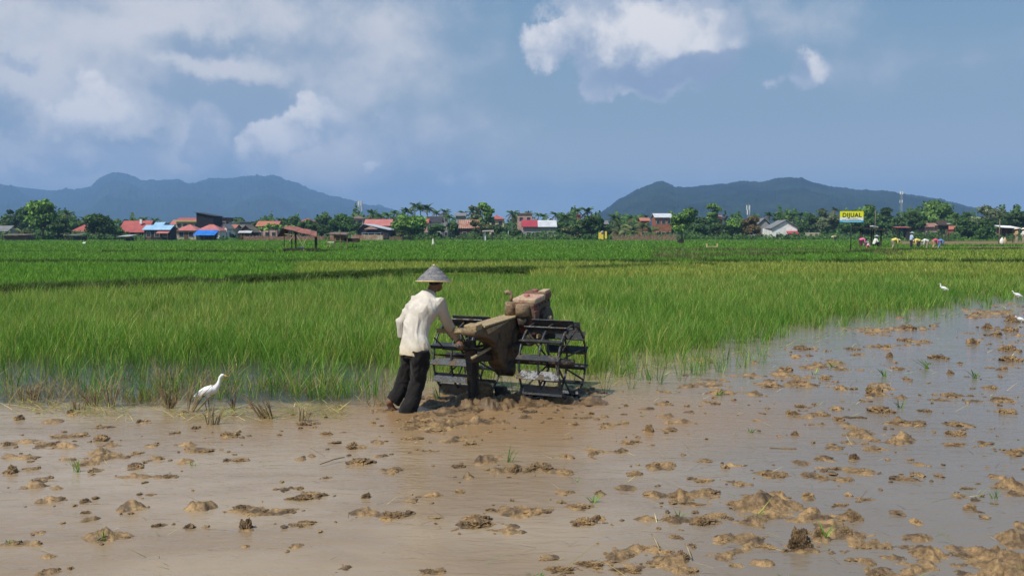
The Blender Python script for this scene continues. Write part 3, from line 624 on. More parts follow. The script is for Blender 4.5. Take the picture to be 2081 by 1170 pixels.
def palm_parts(e, h, fr, seed, pal='mid', nf=17, lean=0.08, droop=1.0, cut=None):
    rs = np.random.default_rng(seed); a0 = rs.uniform(0, 6.28); L = lean * h
    top = Vector((math.cos(a0) * L, math.sin(a0) * L, h))
    if h > 0.8: MB().tube([(0, 0, -0.1), (top.x * .25, top.y * .25, h * .4), (top.x * .65, top.y * .65, h * .75), top], [0.22, 0.16, 0.13, 0.11], 7).build('trunk', PALMBARK, e, smooth=True)
    V = []; Tn = []; cc = []; p = np.array(PALS[pal])
    for k in range(nf):
        a = 2.399 * k + rs.uniform(-.2, .2); up = rs.uniform(-0.15, 1.15) if k % 3 else rs.uniform(0.8, 1.3)
        dr = np.array([math.cos(a), math.sin(a)]); ln = fr * rs.uniform(0.8, 1.1); base = p[rs.integers(0, 3)] * rs.uniform(0.7, 1.4)
        if up < 0.05: base = np.array((0.16, 0.12, 0.05)) * rs.uniform(.6, 1.2)
        pr = None
        for s in range(11):
            t = s / 10.0; r = ln * (t * math.cos(up * (1 - 0.3 * t))); z = ln * (math.sin(up) * t - droop * 0.62 * t * t * (0.6 + 0.5 * math.cos(up)))
            c = np.array([top.x + dr[0] * r, top.y + dr[1] * r, h + z]); sd_ = np.array([-dr[1], dr[0], 0])
            if pr is not None:
                tang = c - pr; tang /= np.linalg.norm(tang)
                for sg in (-1, 1):
                    ll = ln * 0.26 * math.sin(math.pi * min(1, 0.18 + 0.85 * t)) * rs.uniform(.75, 1.15)
                    tip = c + sd_ * sg * ll * 0.85 + tang * ll * 0.45 + np.array([0, 0, -ll * 0.55])
                    b = len(V); V += [pr, c + tang * ln * 0.02, tip]; Tn.append((b, b + 1, b + 2)); cc += [base * rs.uniform(.75, 1.3)] * 3
                b = len(V); w_ = sd_ * 0.035 * fr * (1 - t); V += [pr - w_, pr + w_, c]; Tn.append((b, b + 1, b + 2)); cc += [base * 1.4] * 3
            pr = c
    np_mesh('crown', V, tris=Tn, mat=TREE, parent=e, cols=np.array(cc))
def palm(px, vtop, D, label, fr=2.9, pal='mid', droop=1.0, group='coconut palms rising over the village', nf=17):
    h = max(1.2, (472 - vtop) / F_ * D + HC - fr * 0.55); loc = P(px, 472, D)
    e = empty('coconut_palm', (loc.x, D, 0), label=label, cat='palm tree', group=group)
    palm_parts(e, h, fr, int(px * 3 + D), pal, nf, 0.05, droop); return e
def banana(px, vtop, wpx, D, label, n=9, pal='light'):
    h = (472 - vtop) / F_ * D + HC; loc = P(px, 472, D); e = empty('banana_plant', (loc.x, D, 0), label=label, cat='banana plant', group='banana plants')
    rs = np.random.default_rng(int(px)); wd = wpx / F_ * D; mb = MB(); V = []; Q = []; cc = []; p = np.array(PALS[pal])
    for k in range(max(2, int(wd / 1.6))):
        bx = (k + .5) / max(2, int(wd / 1.6)) * wd - wd / 2 + rs.uniform(-.3, .3); by = rs.uniform(-.6, .6); hh = h * rs.uniform(0.40, 0.55)
        MB().tube([(bx, by, -0.1), (bx + .05, by, hh)], [0.14, 0.09], 7).build('stem', BARK, e, smooth=True)
        for j in range(n):
            a = 2.4 * j + rs.uniform(-.3, .3); ln = h * 0.62 * rs.uniform(.75, 1.1); up = rs.uniform(0.5, 1.35); base = p[rs.integers(0, 3)] * rs.uniform(.8, 1.5); d = np.array([math.cos(a), math.sin(a)]); sd_ = np.array([-d[1], d[0], 0]); prev = None
            for s in range(7):
                t = s / 6.0; r = ln * t * math.cos(up) * (1 + .3 * t); z = ln * (math.sin(up) * t - 0.55 * t * t * t); wv_ = 0.52 * math.sin(math.pi * (0.08 + 0.86 * t)) * (0.5 + 0.15 * h)
                c = np.array([bx + d[0] * r, by + d[1] * r, hh + z]); l, r_ = c - sd_ * wv_ * .6 - (0, 0, wv_ * .25), c + sd_ * wv_ * .6 - (0, 0, wv_ * .25)
                if prev is not None:
                    b = len(V); V += [prev[0], prev[1], c, l]; Q.append((b, b + 1, b + 2, b + 3)); V += [prev[1], prev[2], r_, c]; Q.append((b + 4, b + 5, b + 6, b + 7)); cc += [base] * 8
                prev = (l, c, r_)
    np_mesh('leaves', V, quads=Q, mat=TREE, parent=e, cols=np.array(cc)); return e

# broadleaf trees: shape, palette, x, top row, crown width in photo px, distance, label
TR = [
 ('bush', 'dark', 12, 441, 46, 245, 'dark bushy tree at the far left edge, behind the long brown shed'),
 ('round', 'dark', 33, 424, 40, 265, 'tall dark tree second from the left edge, just left of the big light-green tree'),
 ('round', 'mid', 60, 420, 44, 262, 'grey-green tree crown peeping out behind the left side of the big light-green tree'),
 ('tall', 'light', 88, 408, 74, 215, 'biggest tree at the left, light green with an uneven top'),
 ('bush', 'dark', 121, 441, 44, 208, 'dark lower tree touching the right side of the big light-green tree'),
 ('bush', 'mid', 155, 444, 34, 262, 'bushy tree behind the small red roof at the left'),
 ('round', 'dark', 201, 437, 56, 212, 'broad dark tree between the small red roof and the large red roof'),
 ('bush', 'light', 233, 440, 36, 220, 'light-green tree touching the left end of the large red roof'),
 ('bush', 'dark', 262, 446, 32, 300, 'dark tree top showing over the large red roof'),
 ('bush', 'dark', 352, 449, 26, 300, 'small dark tree top just right of the blue-roofed house'),
 ('bush', 'mid', 379, 476, 40, 225, 'low green bush left of the blue tarpaulin shed'),
 ('round', 'mid', 486, 441, 22, 310, 'rounded tree top against the hill, right of the brown block-like house'),
 ('bush', 'dark', 500, 462, 26, 240, 'dark bush left of the dark gabled house'),
 ('bush', 'mid', 459, 471, 34, 226, 'green bush right of the blue tarpaulin shed'),
 ('round', 'dark', 520, 452, 28, 255, 'dark tree right behind the dark gabled house'),
 ('round', 'dark', 588, 443, 40, 262, 'dark tree directly behind the leaning hut roof'),
 ('round', 'mid', 616, 448, 38, 240, 'mid-green tree right behind the leaning hut'),
 ('bush', 'dark', 645, 455, 46, 232, 'dark bushy tree between the leaning hut and the low brown stall'),
 ('round', 'dark', 662, 439, 34, 262, 'taller dark tree over the gap right of the leaning hut'),
 ('round', 'mid', 697, 437, 46, 245, 'rounded green tree behind the low brown stall'),
 ('bush', 'mid', 722, 452, 26, 232, 'leafy green tree left of the white-roofed barn'),
 ('round', 'light', 833, 437, 58, 205, 'large round tree with a bright yellow-green top, right of the white-roofed barn'),
 ('bush', 'olive', 809, 458, 30, 222, 'olive bush between the white-roofed barn and the large round tree'),
 ('bush', 'mid', 886, 458, 40, 222, 'spreading bush below the black roof near the middle'),
 ('bush', 'dark', 921, 452, 34, 235, 'dark shrubby tree just left of the rust-striped roof'),
 ('airy', 'pale', 968, 418, 44, 262, 'pale loose-crowned tree above the rust-striped roof'),
 ('airy', 'light', 988, 413, 46, 232, 'tall airy light-green tree left of the red hip-roofed villa'),
 ('bush', 'olive', 976, 446, 38, 222, 'olive bushy tree standing right of the rust-striped roof'),
 ('bush', 'dark', 1016, 458, 36, 228, 'dark bush in front of the red hip-roofed villa'),
 ('bush', 'dark', 1052, 468, 30, 224, 'dark low bush left below the red and white shed roof'),
 ('bush', 'mid', 1090, 472, 44, 226, 'line of low green bush below the red and white shed roof'),
 ('bush', 'mid', 1146, 452, 36, 235, 'green tree right of the red and white shed roof'),
 ('round', 'dark', 1201, 443, 54, 216, 'dense dark round tree right of the two tall palms'),
 ('bush', 'olive', 1160, 462, 36, 222, 'olive scrubby bush left of the dense dark round tree'),
 ('bush', 'dark', 1236, 456, 30, 245, 'dark bush behind the yellow boards'),
 ('round', 'dark', 1345, 448, 34, 262, 'dark tree below the white and red two-storey house'),
 ('round', 'light', 1386, 424, 46, 190, 'round leafy tree on a thin bare trunk standing out in the field'),
 ('airy', 'mid', 1407, 420, 30, 262, 'small airy tree top behind the round leafy tree in the field'),
 ('airy', 'light', 1447, 415, 42, 262, 'flat-topped airy tree against the dark hill'),
 ('bush', 'dark', 1425, 440, 44, 232, 'dark bushy tree right of the round leafy field tree'),
 ('cone', 'dark', 1473, 425, 22, 250, 'dark pointed tree against the dark hill'),
 ('bush', 'dark', 1462, 448, 40, 228, 'dark wide bush below the pointed tree'),
 ('bush', 'light', 1492, 442, 34, 225, 'light-green bush right of the pointed tree'),
 ('bush', 'rust', 1522, 437, 40, 225, 'bush tree with rusty leaves left of the white gabled barn'),
 ('bush', 'dark', 1560, 452, 26, 262, 'dark bush behind the small grey house left of the white gabled barn'),
 ('bush', 'dark', 1592, 440, 26, 285, 'dark tree top over the roof of the white gabled barn'),
 ('bush', 'mid', 1628, 452, 24, 232, 'green bush touching the right wall of the white gabled barn'),
 ('round', 'dark', 1650, 432, 36, 268, 'dark tree behind the beige ruined walls'),
 ('round', 'pale', 1682, 424, 44, 255, 'greyish tree just left of the yellow sign'),
 ('round', 'light', 1752, 417, 54, 275, 'light-topped round tree rising behind the yellow sign'),
 ('round', 'mid', 1728, 436, 40, 240, 'dark green tree directly behind the yellow sign'),
 ('tall', 'dark', 1798, 422, 34, 262, 'tall dark tree above the open shelter'),
 ('bush', 'mid', 1772, 440, 44, 240, 'bushy tree behind the open shelter with the sitting workers'),
 ('bush', 'dark', 1822, 440, 36, 250, 'dark tree at the foot of the right-hand radio mast'),
 ('round', 'dark', 1859, 428, 36, 228, 'compact dark tree standing alone right of the radio mast'),
 ('round', 'light', 1912, 411, 66, 270, 'largest tree at the right, broad and light green against the hill'),
 ('bush', 'mid', 1890, 440, 36, 240, 'green bush behind the old low house with the rusty roof'),
 ('tall', 'dark', 1963, 430, 24, 262, 'narrow dark tree right of the largest right-hand tree'),
 ('bush', 'mid', 1964, 441, 42, 222, 'dense bush tree in the middle of the right-hand thicket'),
 ('round', 'pale', 2010, 418, 54, 255, 'broad pale-green tree near the right edge'),
 ('bush', 'mid', 1994, 446, 42, 218, 'lower leafy tree in front of the broad pale-green tree'),
 ('bush', 'dark', 2032, 448, 34, 226, 'dark bush left behind the white canopy stall'),
 ('round', 'dark', 2062, 425, 46, 235, 'dark rounded tree at the right edge above the white canopy stall'),
 ('round', 'mid', 2100, 430, 50, 240, 'green tree cut off by the right edge'),
]
for shp, pal, px, vt, wpx, D, lb in TR: tree('tree', shp, pal, px, vt, wpx, D, lb, group='trees of the village edge')
PM = [
 (140, 425, 262, 'palm standing alone in the gap right of the big light-green tree', 2.6), (171, 436, 285, 'short-topped palm over the small red roof at the left', 2.4),
 (186, 433, 280, 'palm just above the broad dark tree at the left', 2.6), (293, 438, 285, 'palm over the left corner of the blue-roofed house', 2.6),
 (315, 441, 300, 'small palm top over the middle of the blue-roofed house', 2.3), (569, 439, 285, 'palm top left above the leaning hut', 2.4), (645, 440, 290, 'slim palm top right above the leaning hut', 2.3),
 (757, 424, 272, 'palm just right of the left radio mast', 2.6), (774, 427, 262, 'broad palm above the left end of the long pink roof', 3.2), (789, 428, 275, 'palm above the right end of the long pink roof', 2.9),
 (801, 425, 282, 'thin palm in the gap left of the tall palms near the middle', 2.3), (827, 418, 255, 'wide dark palm above the large round tree', 3.2), (841, 409, 268, 'tallest palm of the village, above the large round tree', 2.8),
 (857, 414, 262, 'palm left in the pair above the black roof', 2.9), (868, 411, 262, 'palm right in the pair above the black roof', 3.2), (886, 424, 280, 'palm above the middle of the black roof', 2.6),
 (902, 422, 290, 'palm with spread fronds above the grey tower-like house', 2.7), (915, 433, 255, 'low palm in front of the grey tower-like house', 2.5), (942, 425, 285, 'palm left of the pale loose-crowned tree', 2.5), (957, 420, 272, 'palm rising out of the pale loose-crowned tree', 2.6),
 (1041, 423, 255, 'palm left of the pinkish block house', 3.0), (1071, 427, 305, 'small palm top above the pinkish block house', 2.3), (1092, 430, 290, 'leftmost of three little palms over the red and white shed', 2.3),
 (1104, 431, 282, 'middle one of three little palms over the red and white shed', 2.5), (1128, 427, 272, 'palm over the right end of the red and white shed', 2.6), (1151, 429, 238, 'leafy low palm left of the two tall palms', 3.2),
 (1173, 419, 262, 'slim palm of the two tall palms before the right hill', 2.6), (1194, 417, 245, 'broad palm of the two tall palms before the right hill', 3.2), (1246, 431, 248, 'palm right of the dense dark round tree', 2.9),
 (1281, 433, 270, 'palm left of the wild palm thicket', 2.7), (1310, 432, 285, 'faint palm top above the orange house', 2.4), (1565, 428, 285, 'palm left of the white gabled barn', 2.7), (1578, 430, 295, 'small palm over the left slope of the white gabled barn', 2.4),
 (1610, 430, 290, 'palm over the right slope of the white gabled barn', 2.8), (1628, 428, 282, 'palm just right of the white gabled barn', 2.8), (1644, 431, 275, 'palm over the beige ruined walls', 2.8), (1667, 430, 285, 'last palm before the greyish tree left of the yellow sign', 2.5),
 (1693, 419, 300, 'faint tall palm above the greyish tree left of the yellow sign', 2.3), (1943, 432, 262, 'palm right of the largest right-hand tree', 2.7), (1923, 441, 240, 'palm above the stilted hut at the right', 2.8)]
for px, vt, D, lb, fr in PM: palm(px, vt, D, lb, fr, 'dark' if (px * 7) % 3 else 'mid')
for px, vt, D, lb in [(1262, 448, 232, 'stemless palm with drooping fronds left in the wild thicket'), (1284, 452, 226, 'stemless palm with arching fronds in the middle of the wild thicket'), (1306, 446, 232, 'stemless palm in front of the orange house'),
                      (1324, 455, 226, 'stemless palm below the white and red two-storey house'), (1258, 463, 222, 'low fan of fronds right behind the yellow boards'), (46, 462, 215, 'low palm fronds over the long brown shed')]:
    palm(px, vt, D, lb, 3.6, 'olive', 1.1, 'low palms of the thicket', 15)
banana(553, 447, 60, 214, 'row of bright light-green banana plants left of the leaning hut')
banana(577, 446, 26, 216, 'tall banana plant just above the leaning hut roof', 10)
banana(1278, 460, 40, 224, 'olive banana plants in the wild thicket', 8, 'olive')
banana(137, 468, 22, 205, 'banana plants beside the grey-roofed shack at the left', 8, 'olive')
banana(1900, 447, 20, 236, 'banana plants beside the stilted hut at the right', 7, 'mid')

# the far wood behind the village reads as one mass; so does the undergrowth at its foot
def mass(name, u0, u1, D0, D1, hfun, n, pal, label, leaf, lo=0.0):
    D = rng.uniform(D0, D1, n); u = rng.uniform(u0, u1, n); x = (u - CX) / F_ * D
    h_ = hfun(u, D); z = lo + (h_ - lo) * rng.uniform(0, 1, n) ** 0.75; p = np.array(PALS[pal])
    col = p[rng.integers(0, 3, n)] * (0.6 + 0.9 * fbm(x * .25, D * .2 + z * .3, 7, 3))[:, None] * rng.uniform(.7, 1.3, (n, 1))
    N_ = np.stack([rng.normal(size=n) * .5, -np.abs(rng.normal(size=n)), np.abs(rng.normal(size=n)) + .3], -1)
    return tag(cardmesh(name, np.stack([x, D, z], -1), N_, leaf, col), label, 'wood' if 'wood' in name else 'undergrowth', kind='stuff')
hw = lambda u, D: (fbm(u / 22.0, D * 0.02, 41, 4, 0.6) - 0.16) * 17.0 * np.interp(u, [0, 120, 230, 350, 520, 560, 700, 1040, 1150, 1230, 1560, 1700, 2081], [1.0, 1.0, .75, .45, .5, .8, .85, .85, .8, .8, .85, 1.0, 1.05]) + 1.0
mass('far_wood', -150, 2230, 292, 330, hw, 70000, 'mid', 'dark far wood showing in the gaps behind the village houses', 0.8)
hu = lambda u, D: 0.25 + 3.3 * np.clip(fbm(u / 16.0, D * 0.1, 45, 4, 0.6) - 0.30, 0, 1) * np.interp(u, [0, 280, 300, 620, 700, 1550, 1640, 1900, 2081], [1.6, 1.5, .6, .6, 1.3, 1.3, .9, 1.5, 2.0])
mass('undergrowth', -150, 2230, 214, 232, hu, 34000, 'mid', 'low weeds and undergrowth along the foot of the village', 0.42)
# ================================================================ VILLAGE: HOUSES, SHEDS, FENCES, MASTS
def wallm(n, c): return mat('plaster_' + n, c, 0.9, 0.18, 0.9, spec=0.15, bump=0.01, detail=7)
WM = dict(black=wallm('black', (0.02, 0.02, 0.024)), white=wallm('white', (0.78, 0.77, 0.74)), cream=wallm('cream', (0.55, 0.46, 0.28)), grey=wallm('grey', (0.30, 0.29, 0.28)), dark=wallm('dark', (0.045, 0.04, 0.04)),
          brown=wallm('brown', (0.13, 0.085, 0.06)), pink=wallm('pink', (0.50, 0.30, 0.27)), brick=wallm('brick', (0.30, 0.12, 0.075)), blue=wallm('blue', (0.25, 0.36, 0.50)), beige=wallm('beige', (0.42, 0.36, 0.28)))
RM = dict(beige=corr('roof_beige', (0.42, 0.37, 0.30), (0.3, 0.25, 0.2)), red=corr('roof_red', (0.46, 0.115, 0.10), (0.33, 0.085, 0.075)), pink=corr('roof_pink', (0.55, 0.20, 0.18), (0.42, 0.14, 0.12)), black=corr('roof_black', (0.035, 0.032, 0.036), (0.06, 0.05, 0.05)),
          white=corr('roof_white', (0.62, 0.64, 0.68), (0.45, 0.46, 0.50)), blue=corr('roof_blue', (0.22, 0.42, 0.66), (0.38, 0.55, 0.72)), grey=corr('roof_grey', (0.24, 0.24, 0.25), (0.16, 0.15, 0.15)),
          rust=corr('roof_rust', (0.28, 0.10, 0.055), (0.40, 0.25, 0.20), 0.5, var_scale=0.9), brown=corr('roof_brown', (0.15, 0.10, 0.08), (0.24, 0.15, 0.12)), yellow=corr('roof_yellow', (0.62, 0.52, 0.22), (0.5, 0.42, 0.2)),
          crimson=corr('roof_crimson', (0.40, 0.05, 0.07), (0.32, 0.04, 0.06)), orange=corr('roof_orange', (0.50, 0.19, 0.11), (0.38, 0.13, 0.09)))
GLASS = mat('dark_window', (0.03, 0.035, 0.045), 0.25, 0.2, 2.0, spec=0.5)
FRAME = mat('window_frame', (0.45, 0.42, 0.38), 0.7, 0.1, 4.0)
DOORM = mat('door_wood', (0.12, 0.07, 0.045), 0.8, 0.3, 4.0)
def house(px0, px1, vr, ve, D, kind, wl, rf, label, dep=7.0, win=2, door=True, cat='house', name='house', two=False, vb=None, trim=None, yaw=0.0, oh=0.35):
    Wd = (px1 - px0) / F_ * D; Hr = (472 - vr) / F_ * D + HC; He = (472 - ve) / F_ * D + HC; pc = (px0 + px1) / 2
    e = empty(name, ((pc - CX) / F_ * D, D, 0), yaw, label, cat, 'village houses')
    w2 = Wd / 2; wi = w2 - oh; wi = max(wi, 0.4); th = 0.09
    m = MB(); m.box((0, dep / 2, He / 2 - 0.1), (2 * wi, dep - 2 * oh, He + 0.2))
    r = MB()
    if kind == 'side':
        m.prism([(-wi, oh + .02, He), (-wi, dep - oh - .02, He), (-wi, dep / 2, Hr - .12)], (2 * wi, 0, 0))
        for sg in (0, 1):
            y0 = -0.1 if sg == 0 else dep + 0.1
            r.prism([(-w2, y0, He - .05), (-w2, dep / 2, Hr), (-w2, dep / 2, Hr + th), (-w2, y0, He - .05 + th)], (Wd, 0, 0))
    elif kind == 'front':
        m.prism([(-wi, oh, He), (wi, oh, He), (0, oh, Hr - .12)], (0, dep - 2 * oh, 0))
        for sg in (-1, 1): r.prism([(sg * w2, 0, He - 0.1), (0, 0, Hr), (0, 0, Hr + th * 1.4), (sg * w2, 0, He - 0.1 + th * 1.4)], (0, dep, 0))
    elif kind == 'hip':
        rl = max(0.0, w2 - (dep / 2) * 0.8) * 0.9
        A, B, C_, D_ = (-w2, -.1, He), (w2, -.1, He), (w2, dep + .1, He), (-w2, dep + .1, He); E1, E2 = (-rl - .01, dep / 2, Hr), (rl + .01, dep / 2, Hr)
        r.add([A, B, C_, D_, E1, E2], [(0, 1, 5, 4), (1, 2, 5), (2, 3, 4, 5), (3, 0, 4), (3, 2, 1, 0)])
        r.box((0, -0.1, He - .06), (Wd, .06, .12)); r.box((0, dep / 2, Hr + .02), (2 * rl + .3, .2, .09))
    elif kind == 'shed':
        m.prism([(-wi, oh + .02, He - .02), (-wi, dep - oh - .02, He - .02), (-wi, dep - oh - .02, Hr - .1)], (2 * wi, 0, 0))
        r.prism([(-w2, -.1, He), (-w2, dep + .1, Hr), (-w2, dep + .1, Hr + th), (-w2, -.1, He + th)], (Wd, 0, 0))
    elif kind == 'flat':
        m.box((0, dep / 2, (He + Hr) / 2), (2 * wi - .02, dep - 2 * oh - .02, Hr - He + .01)); r.box((0, dep / 2, Hr + .05), (Wd, dep, .16))
    elif kind == 'lean':     # mono-pitch falling to the right
        m.prism([(-wi, oh, He - .02), (wi, oh, He - .02), (wi, oh, He + .1), (-wi, oh, Hr - .1)], (0, dep - 2 * oh, 0))
        r.prism([(-w2, 0, Hr), (w2, 0, He + .05), (w2, 0, He + .05 + th), (-w2, 0, Hr + th)], (0, dep, 0))
    m.build('wall', WM[wl], e); r.build('roof', RM[rf] if rf in RM else WM[rf], e)
    fy_ = oh
    rows = [1.45] if not two else [1.45, He - 1.1]
    for zi, zz in enumerate(rows):
        for k in range(win):
            x = -wi + 2 * wi * (k + 0.5) / win + (0.25 if door and win == 1 else 0); ww = min(0.95, 1.2 * wi / win)
            f = MB().box((x, fy_ - .03, zz), (ww + .16, .07, 1.12)).build('window', FRAME, e)
            MB().box((x, fy_ - .075, zz), (ww, .03, .95)).build('pane', GLASS, f)
    if door:
        dx_d = -wi + 2 * wi * (0.5 if win % 2 == 0 and win else 0.18); dw = min(.9, wi * .5)
        MB().box((dx_d, fy_ - .025, 0.98), (dw, .06, 1.96)).build('door', DOORM, e)
    if trim: trim(e, w2, wi, He, Hr, dep)
    return e
def chim(e, w2, wi, He, Hr, dep): MB().box((w2 * .35, dep * .3, Hr - .1), (.5, .5, 1.1)).build('chimney', WM['white'], e)
def fascia(e, w2, wi, He, Hr, dep): MB().box((0, -.13, He + .1), (2 * w2 + .1, .12, .42)).build('fascia', RM['yellow'], e)
def awn(c, x0, x1, z0=2.0):
    def f(e, w2, wi, He, Hr, dep):
        a = w2 * x0; b = w2 * x1
        MB().prism([(a, -1.3, z0 - .35), (a, .33, z0 + .15), (a, .33, z0 + .21), (a, -1.3, z0 - .29)], (b - a, 0, 0)).build('awning', RM[c], e)
        for x_ in (a + .1, b - .1): MB().box((x_, -1.2, z0 / 2 - .2), (.08, .08, z0 - .35)).build('post', DOORM, e)
    return f
house(-14, 18, 459, 470, 232, 'side', 'grey', 'grey', 'grey-roofed house cut off by the left edge', 6, 1)
house(145, 181, 456, 470, 235, 'hip', 'brick', 'red', 'small red-roofed house half hidden by trees at the left', 6, 2)
house(240, 300, 449, 472, 222, 'side', 'cream', 'red', 'house with the large plain red roof at the left', 8, 3, trim=chim)
house(290, 348, 458, 467, 206, 'side', 'dark', 'blue', 'dark house with a light blue metal roof and pink awning', 5, 3, trim=awn('pink', .1, .95, 2.0))
house(313, 334, 452, 458, 214, 'side', 'blue', 'blue', 'little raised blue roof above the blue-roofed house', 3, 1, door=False)
house(346, 372, 447, 456, 250, 'side', 'white', 'pink', 'pale house with a reddish roof right behind the blue-roofed house', 6, 1)
house(356, 409, 443, 450, 240, 'side', 'cream', 'red', 'two-storey house with a yellow fascia under its red roof', 7, 4, two=True, trim=fascia)
house(356, 401, 456, 468, 214, 'hip', 'beige', 'pink', 'left one of two low houses with pink peaked roofs', 6, 2)
house(397, 449, 456, 469, 216, 'hip', 'white', 'pink', 'right one of two low houses with pink peaked roofs', 6, 3)
house(397, 437, 432, 440, 232, 'lean', 'black', 'black', 'tall black windowless building above the pink peaked roofs', 8, 0, door=False)
house(436, 463, 443, 446, 250, 'flat', 'brown', 'black', 'brown block-like house right of the tall black building', 7, 2, two=True)
house(462, 476, 452, 455, 252, 'flat', 'white', 'white', 'tiny white cube house right of the brown block-like house', 4, 1)
house(446, 464, 456, 465, 222, 'front', 'white', 'grey', 'narrow white gabled house right of the pink peaked roofs', 6, 1)
house(458, 480, 457, 464, 236, 'side', 'beige', 'orange', 'house with a faded orange roof behind the narrow white gable', 6, 1)
house(484, 516, 458, 472, 214, 'front', 'dark', 'brown', 'dark house with a brown open gable facing the field', 6, 1, trim=awn('white', -.8, .9, 2.1))
house(484, 512, 451, 453, 262, 'flat', 'grey', 'grey', 'grey flat-roofed house behind the dark gabled house', 6, 2)
house(520, 566, 450, 460, 238, 'side', 'pink', 'orange', 'long house with a faded orange roof behind the banana plants', 6, 3)
house(610, 635, 443, 450, 262, 'hip', 'beige', 'red', 'red hip roof peeping over the trees behind the leaning hut', 6, 2)
house(711, 741, 438, 444, 262, 'hip', 'beige', 'brown', 'brown-roofed house at the foot of the left radio mast', 6, 2, two=True)
house(739, 796, 446, 459, 240, 'side', 'brick', 'pink', 'house with the long pink roof above the white-roofed barn', 7, 3)
def barn(px0, px1, pr, vr, vel, ver, D, label, wall, roof, dep, lean_x, trimf=None, roofl=None):
    """gable facing us, roof slopes seen from a little to the side"""
    Wd = (px1 - px0) / F_ * D; pc = (px0 + px1) / 2; e = empty('barn', ((pc - CX) / F_ * D, D, 0), 0, label, 'barn', 'village houses')
    X = lambda p: (p - pc) / F_ * D; Zv = lambda v: (472 - v) / F_ * D + HC; w2 = Wd / 2; Hr = Zv(vr); hl_, hr_ = Zv(vel), Zv(ver); rx = X(pr)
    m = MB(); m.prism([(-w2 + .3, .4, -.1), (w2 - .3, .4, -.1), (w2 - .3, .4, hr_ + .05), (rx, .4, Hr - .15), (-w2 + .3, .4, hl_ + .05)], (0, dep - .8, 0)); m.build('wall', WM[wall], e)
    MB().prism([(-w2, 0, hl_), (rx, 0, Hr), (rx, 0, Hr + .14), (-w2, 0, hl_ + .14)], (lean_x, dep, 0)).build('roof', RM[roofl or roof], e)
    MB().prism([(w2, 0, hr_), (rx, 0, Hr + .004), (rx, 0, Hr + .144), (w2, 0, hr_ + .14)], (lean_x, dep, 0)).build('roof', RM[roof], e)
    if trimf: trimf(e, w2, w2 - .3, min(hl_, hr_), Hr, dep)
    return e
def barn_a(e, w2, wi, He, Hr, dep):
    MB().box((-w2 * .05, -.3, 1.75), (wi * 1.25, 1.3, .1)).build('balcony', WM['blue'], e)
    MB().prism([(-w2 * .5, -.7, 2.6), (w2 * .3, -.7, 2.6), (-w2 * .1, -.7, 3.25)], (0, .9, 0)).build('porch_gable', WM['pink'], e)
    for k in range(3): MB().box((-w2 * .5 + k * w2 * .4, .36, 1.0), (w2 * .2, .06, 1.0)).build('window', GLASS, e)
    for k in range(4): MB().box((-w2 * .6 + k * w2 * .37, -.85, .9), (.09, .09, 1.7)).build('post', FRAME, e)
barn(724, 792, 740, 456, 470, 468, 214, 'white-roofed barn with a dark front and little porch', 'dark', 'white', 13, 0.5, barn_a, 'black')
def barn_w(e, w2, wi, He, Hr, dep):
    MB().prism([(w2 * .12, -1.2, 1.55), (w2 * .12, .42, 2.15), (w2 * .12, .42, 2.21), (w2 * .12, -1.2, 1.61)], (w2 * .78, 0, 0)).build('awning', RM['crimson'], e)
    MB().box((w2 * .5, .37, .8), (w2 * .7, .06, 1.2)).build('door', GLASS, e)
barn(1566, 1623, 1597, 448, 465, 463, 222, 'white gabled barn with a grey roof and dark red awning', 'white', 'grey', 9, 0.4, barn_w)
house(857, 872, 445, 453, 245, 'side', 'pink', 'red', 'small red-roofed house left of the black roof', 5, 1)
house(866, 899, 440, 452, 248, 'side', 'white', 'black', 'house with the black roof near the middle', 7, 3)
house(897, 912, 434, 438, 262, 'flat', 'grey', 'grey', 'grey tower-like house among palms', 5, 1, two=True)
house(924, 948, 433, 439, 275, 'side', 'grey', 'grey', 'pale grey roof between palms left of the airy light-green tree', 6, 2)
house(932, 974, 447, 464, 228, 'side', 'brown', 'rust', 'house with the rust-striped metal roof', 7, 2)
house(992, 1027, 437, 445, 244, 'hip', 'cream', 'red', 'cream villa with a bright red hip roof', 7, 2, two=True)
house(1049, 1084, 434, 437, 262, 'flat', 'pink', 'beige', 'pinkish block house left of the three little palms', 7, 2, two=True)
def redend(e, w2, wi, He, Hr, dep):
    MB().prism([(-w2 - .02, -.15, He - .03), (-w2 - .02, dep / 2, Hr + .1), (-w2 - .02, dep / 2, Hr + .16), (-w2 - .02, -.15, He + .05)], (w2 * .92, 0, 0)).build('roof_sheets', RM['crimson'], e)
house(1060, 1132, 448, 461, 222, 'side', 'grey', 'white', 'long shed with its roof half dark red and half white', 7, 3, trim=redend)
house(1112, 1126, 443, 448, 262, 'front', 'beige', 'white', 'tiny white gable above the red and white shed', 5, 1)
house(1172, 1182, 437, 444, 258, 'flat', 'brick', 'red', 'narrow red-brick house between the two tall palms', 4, 1, two=True)
house(1218, 1237, 449, 456, 245, 'side', 'white', 'grey', 'grey-white roof right of the dense dark round tree', 5, 1)
house(1300, 1322, 443, 449, 250, 'side', 'brick', 'orange', 'orange house half hidden in the wild palm thicket', 6, 2, two=True)
house(1329, 1367, 434, 442, 240, 'side', 'brick', 'white', 'white and red two-storey house left of the round field tree', 7, 3, two=True)
house(1450, 1470, 438, 445, 262, 'side', 'brick', 'orange', 'orange roof behind the flat-topped airy tree', 6, 1)
house(1535, 1570, 444, 460, 236, 'front', 'grey', 'grey', 'small grey house left of the white gabled barn', 7, 1)
house(1876, 1908, 454, 461, 226, 'side', 'pink', 'rust', 'old low house with a rusty roof at the right', 5, 2)
house(1936, 1946, 460, 466, 226, 'front', 'brick', 'orange', 'little orange gable left in the right-hand thicket', 4, 1)
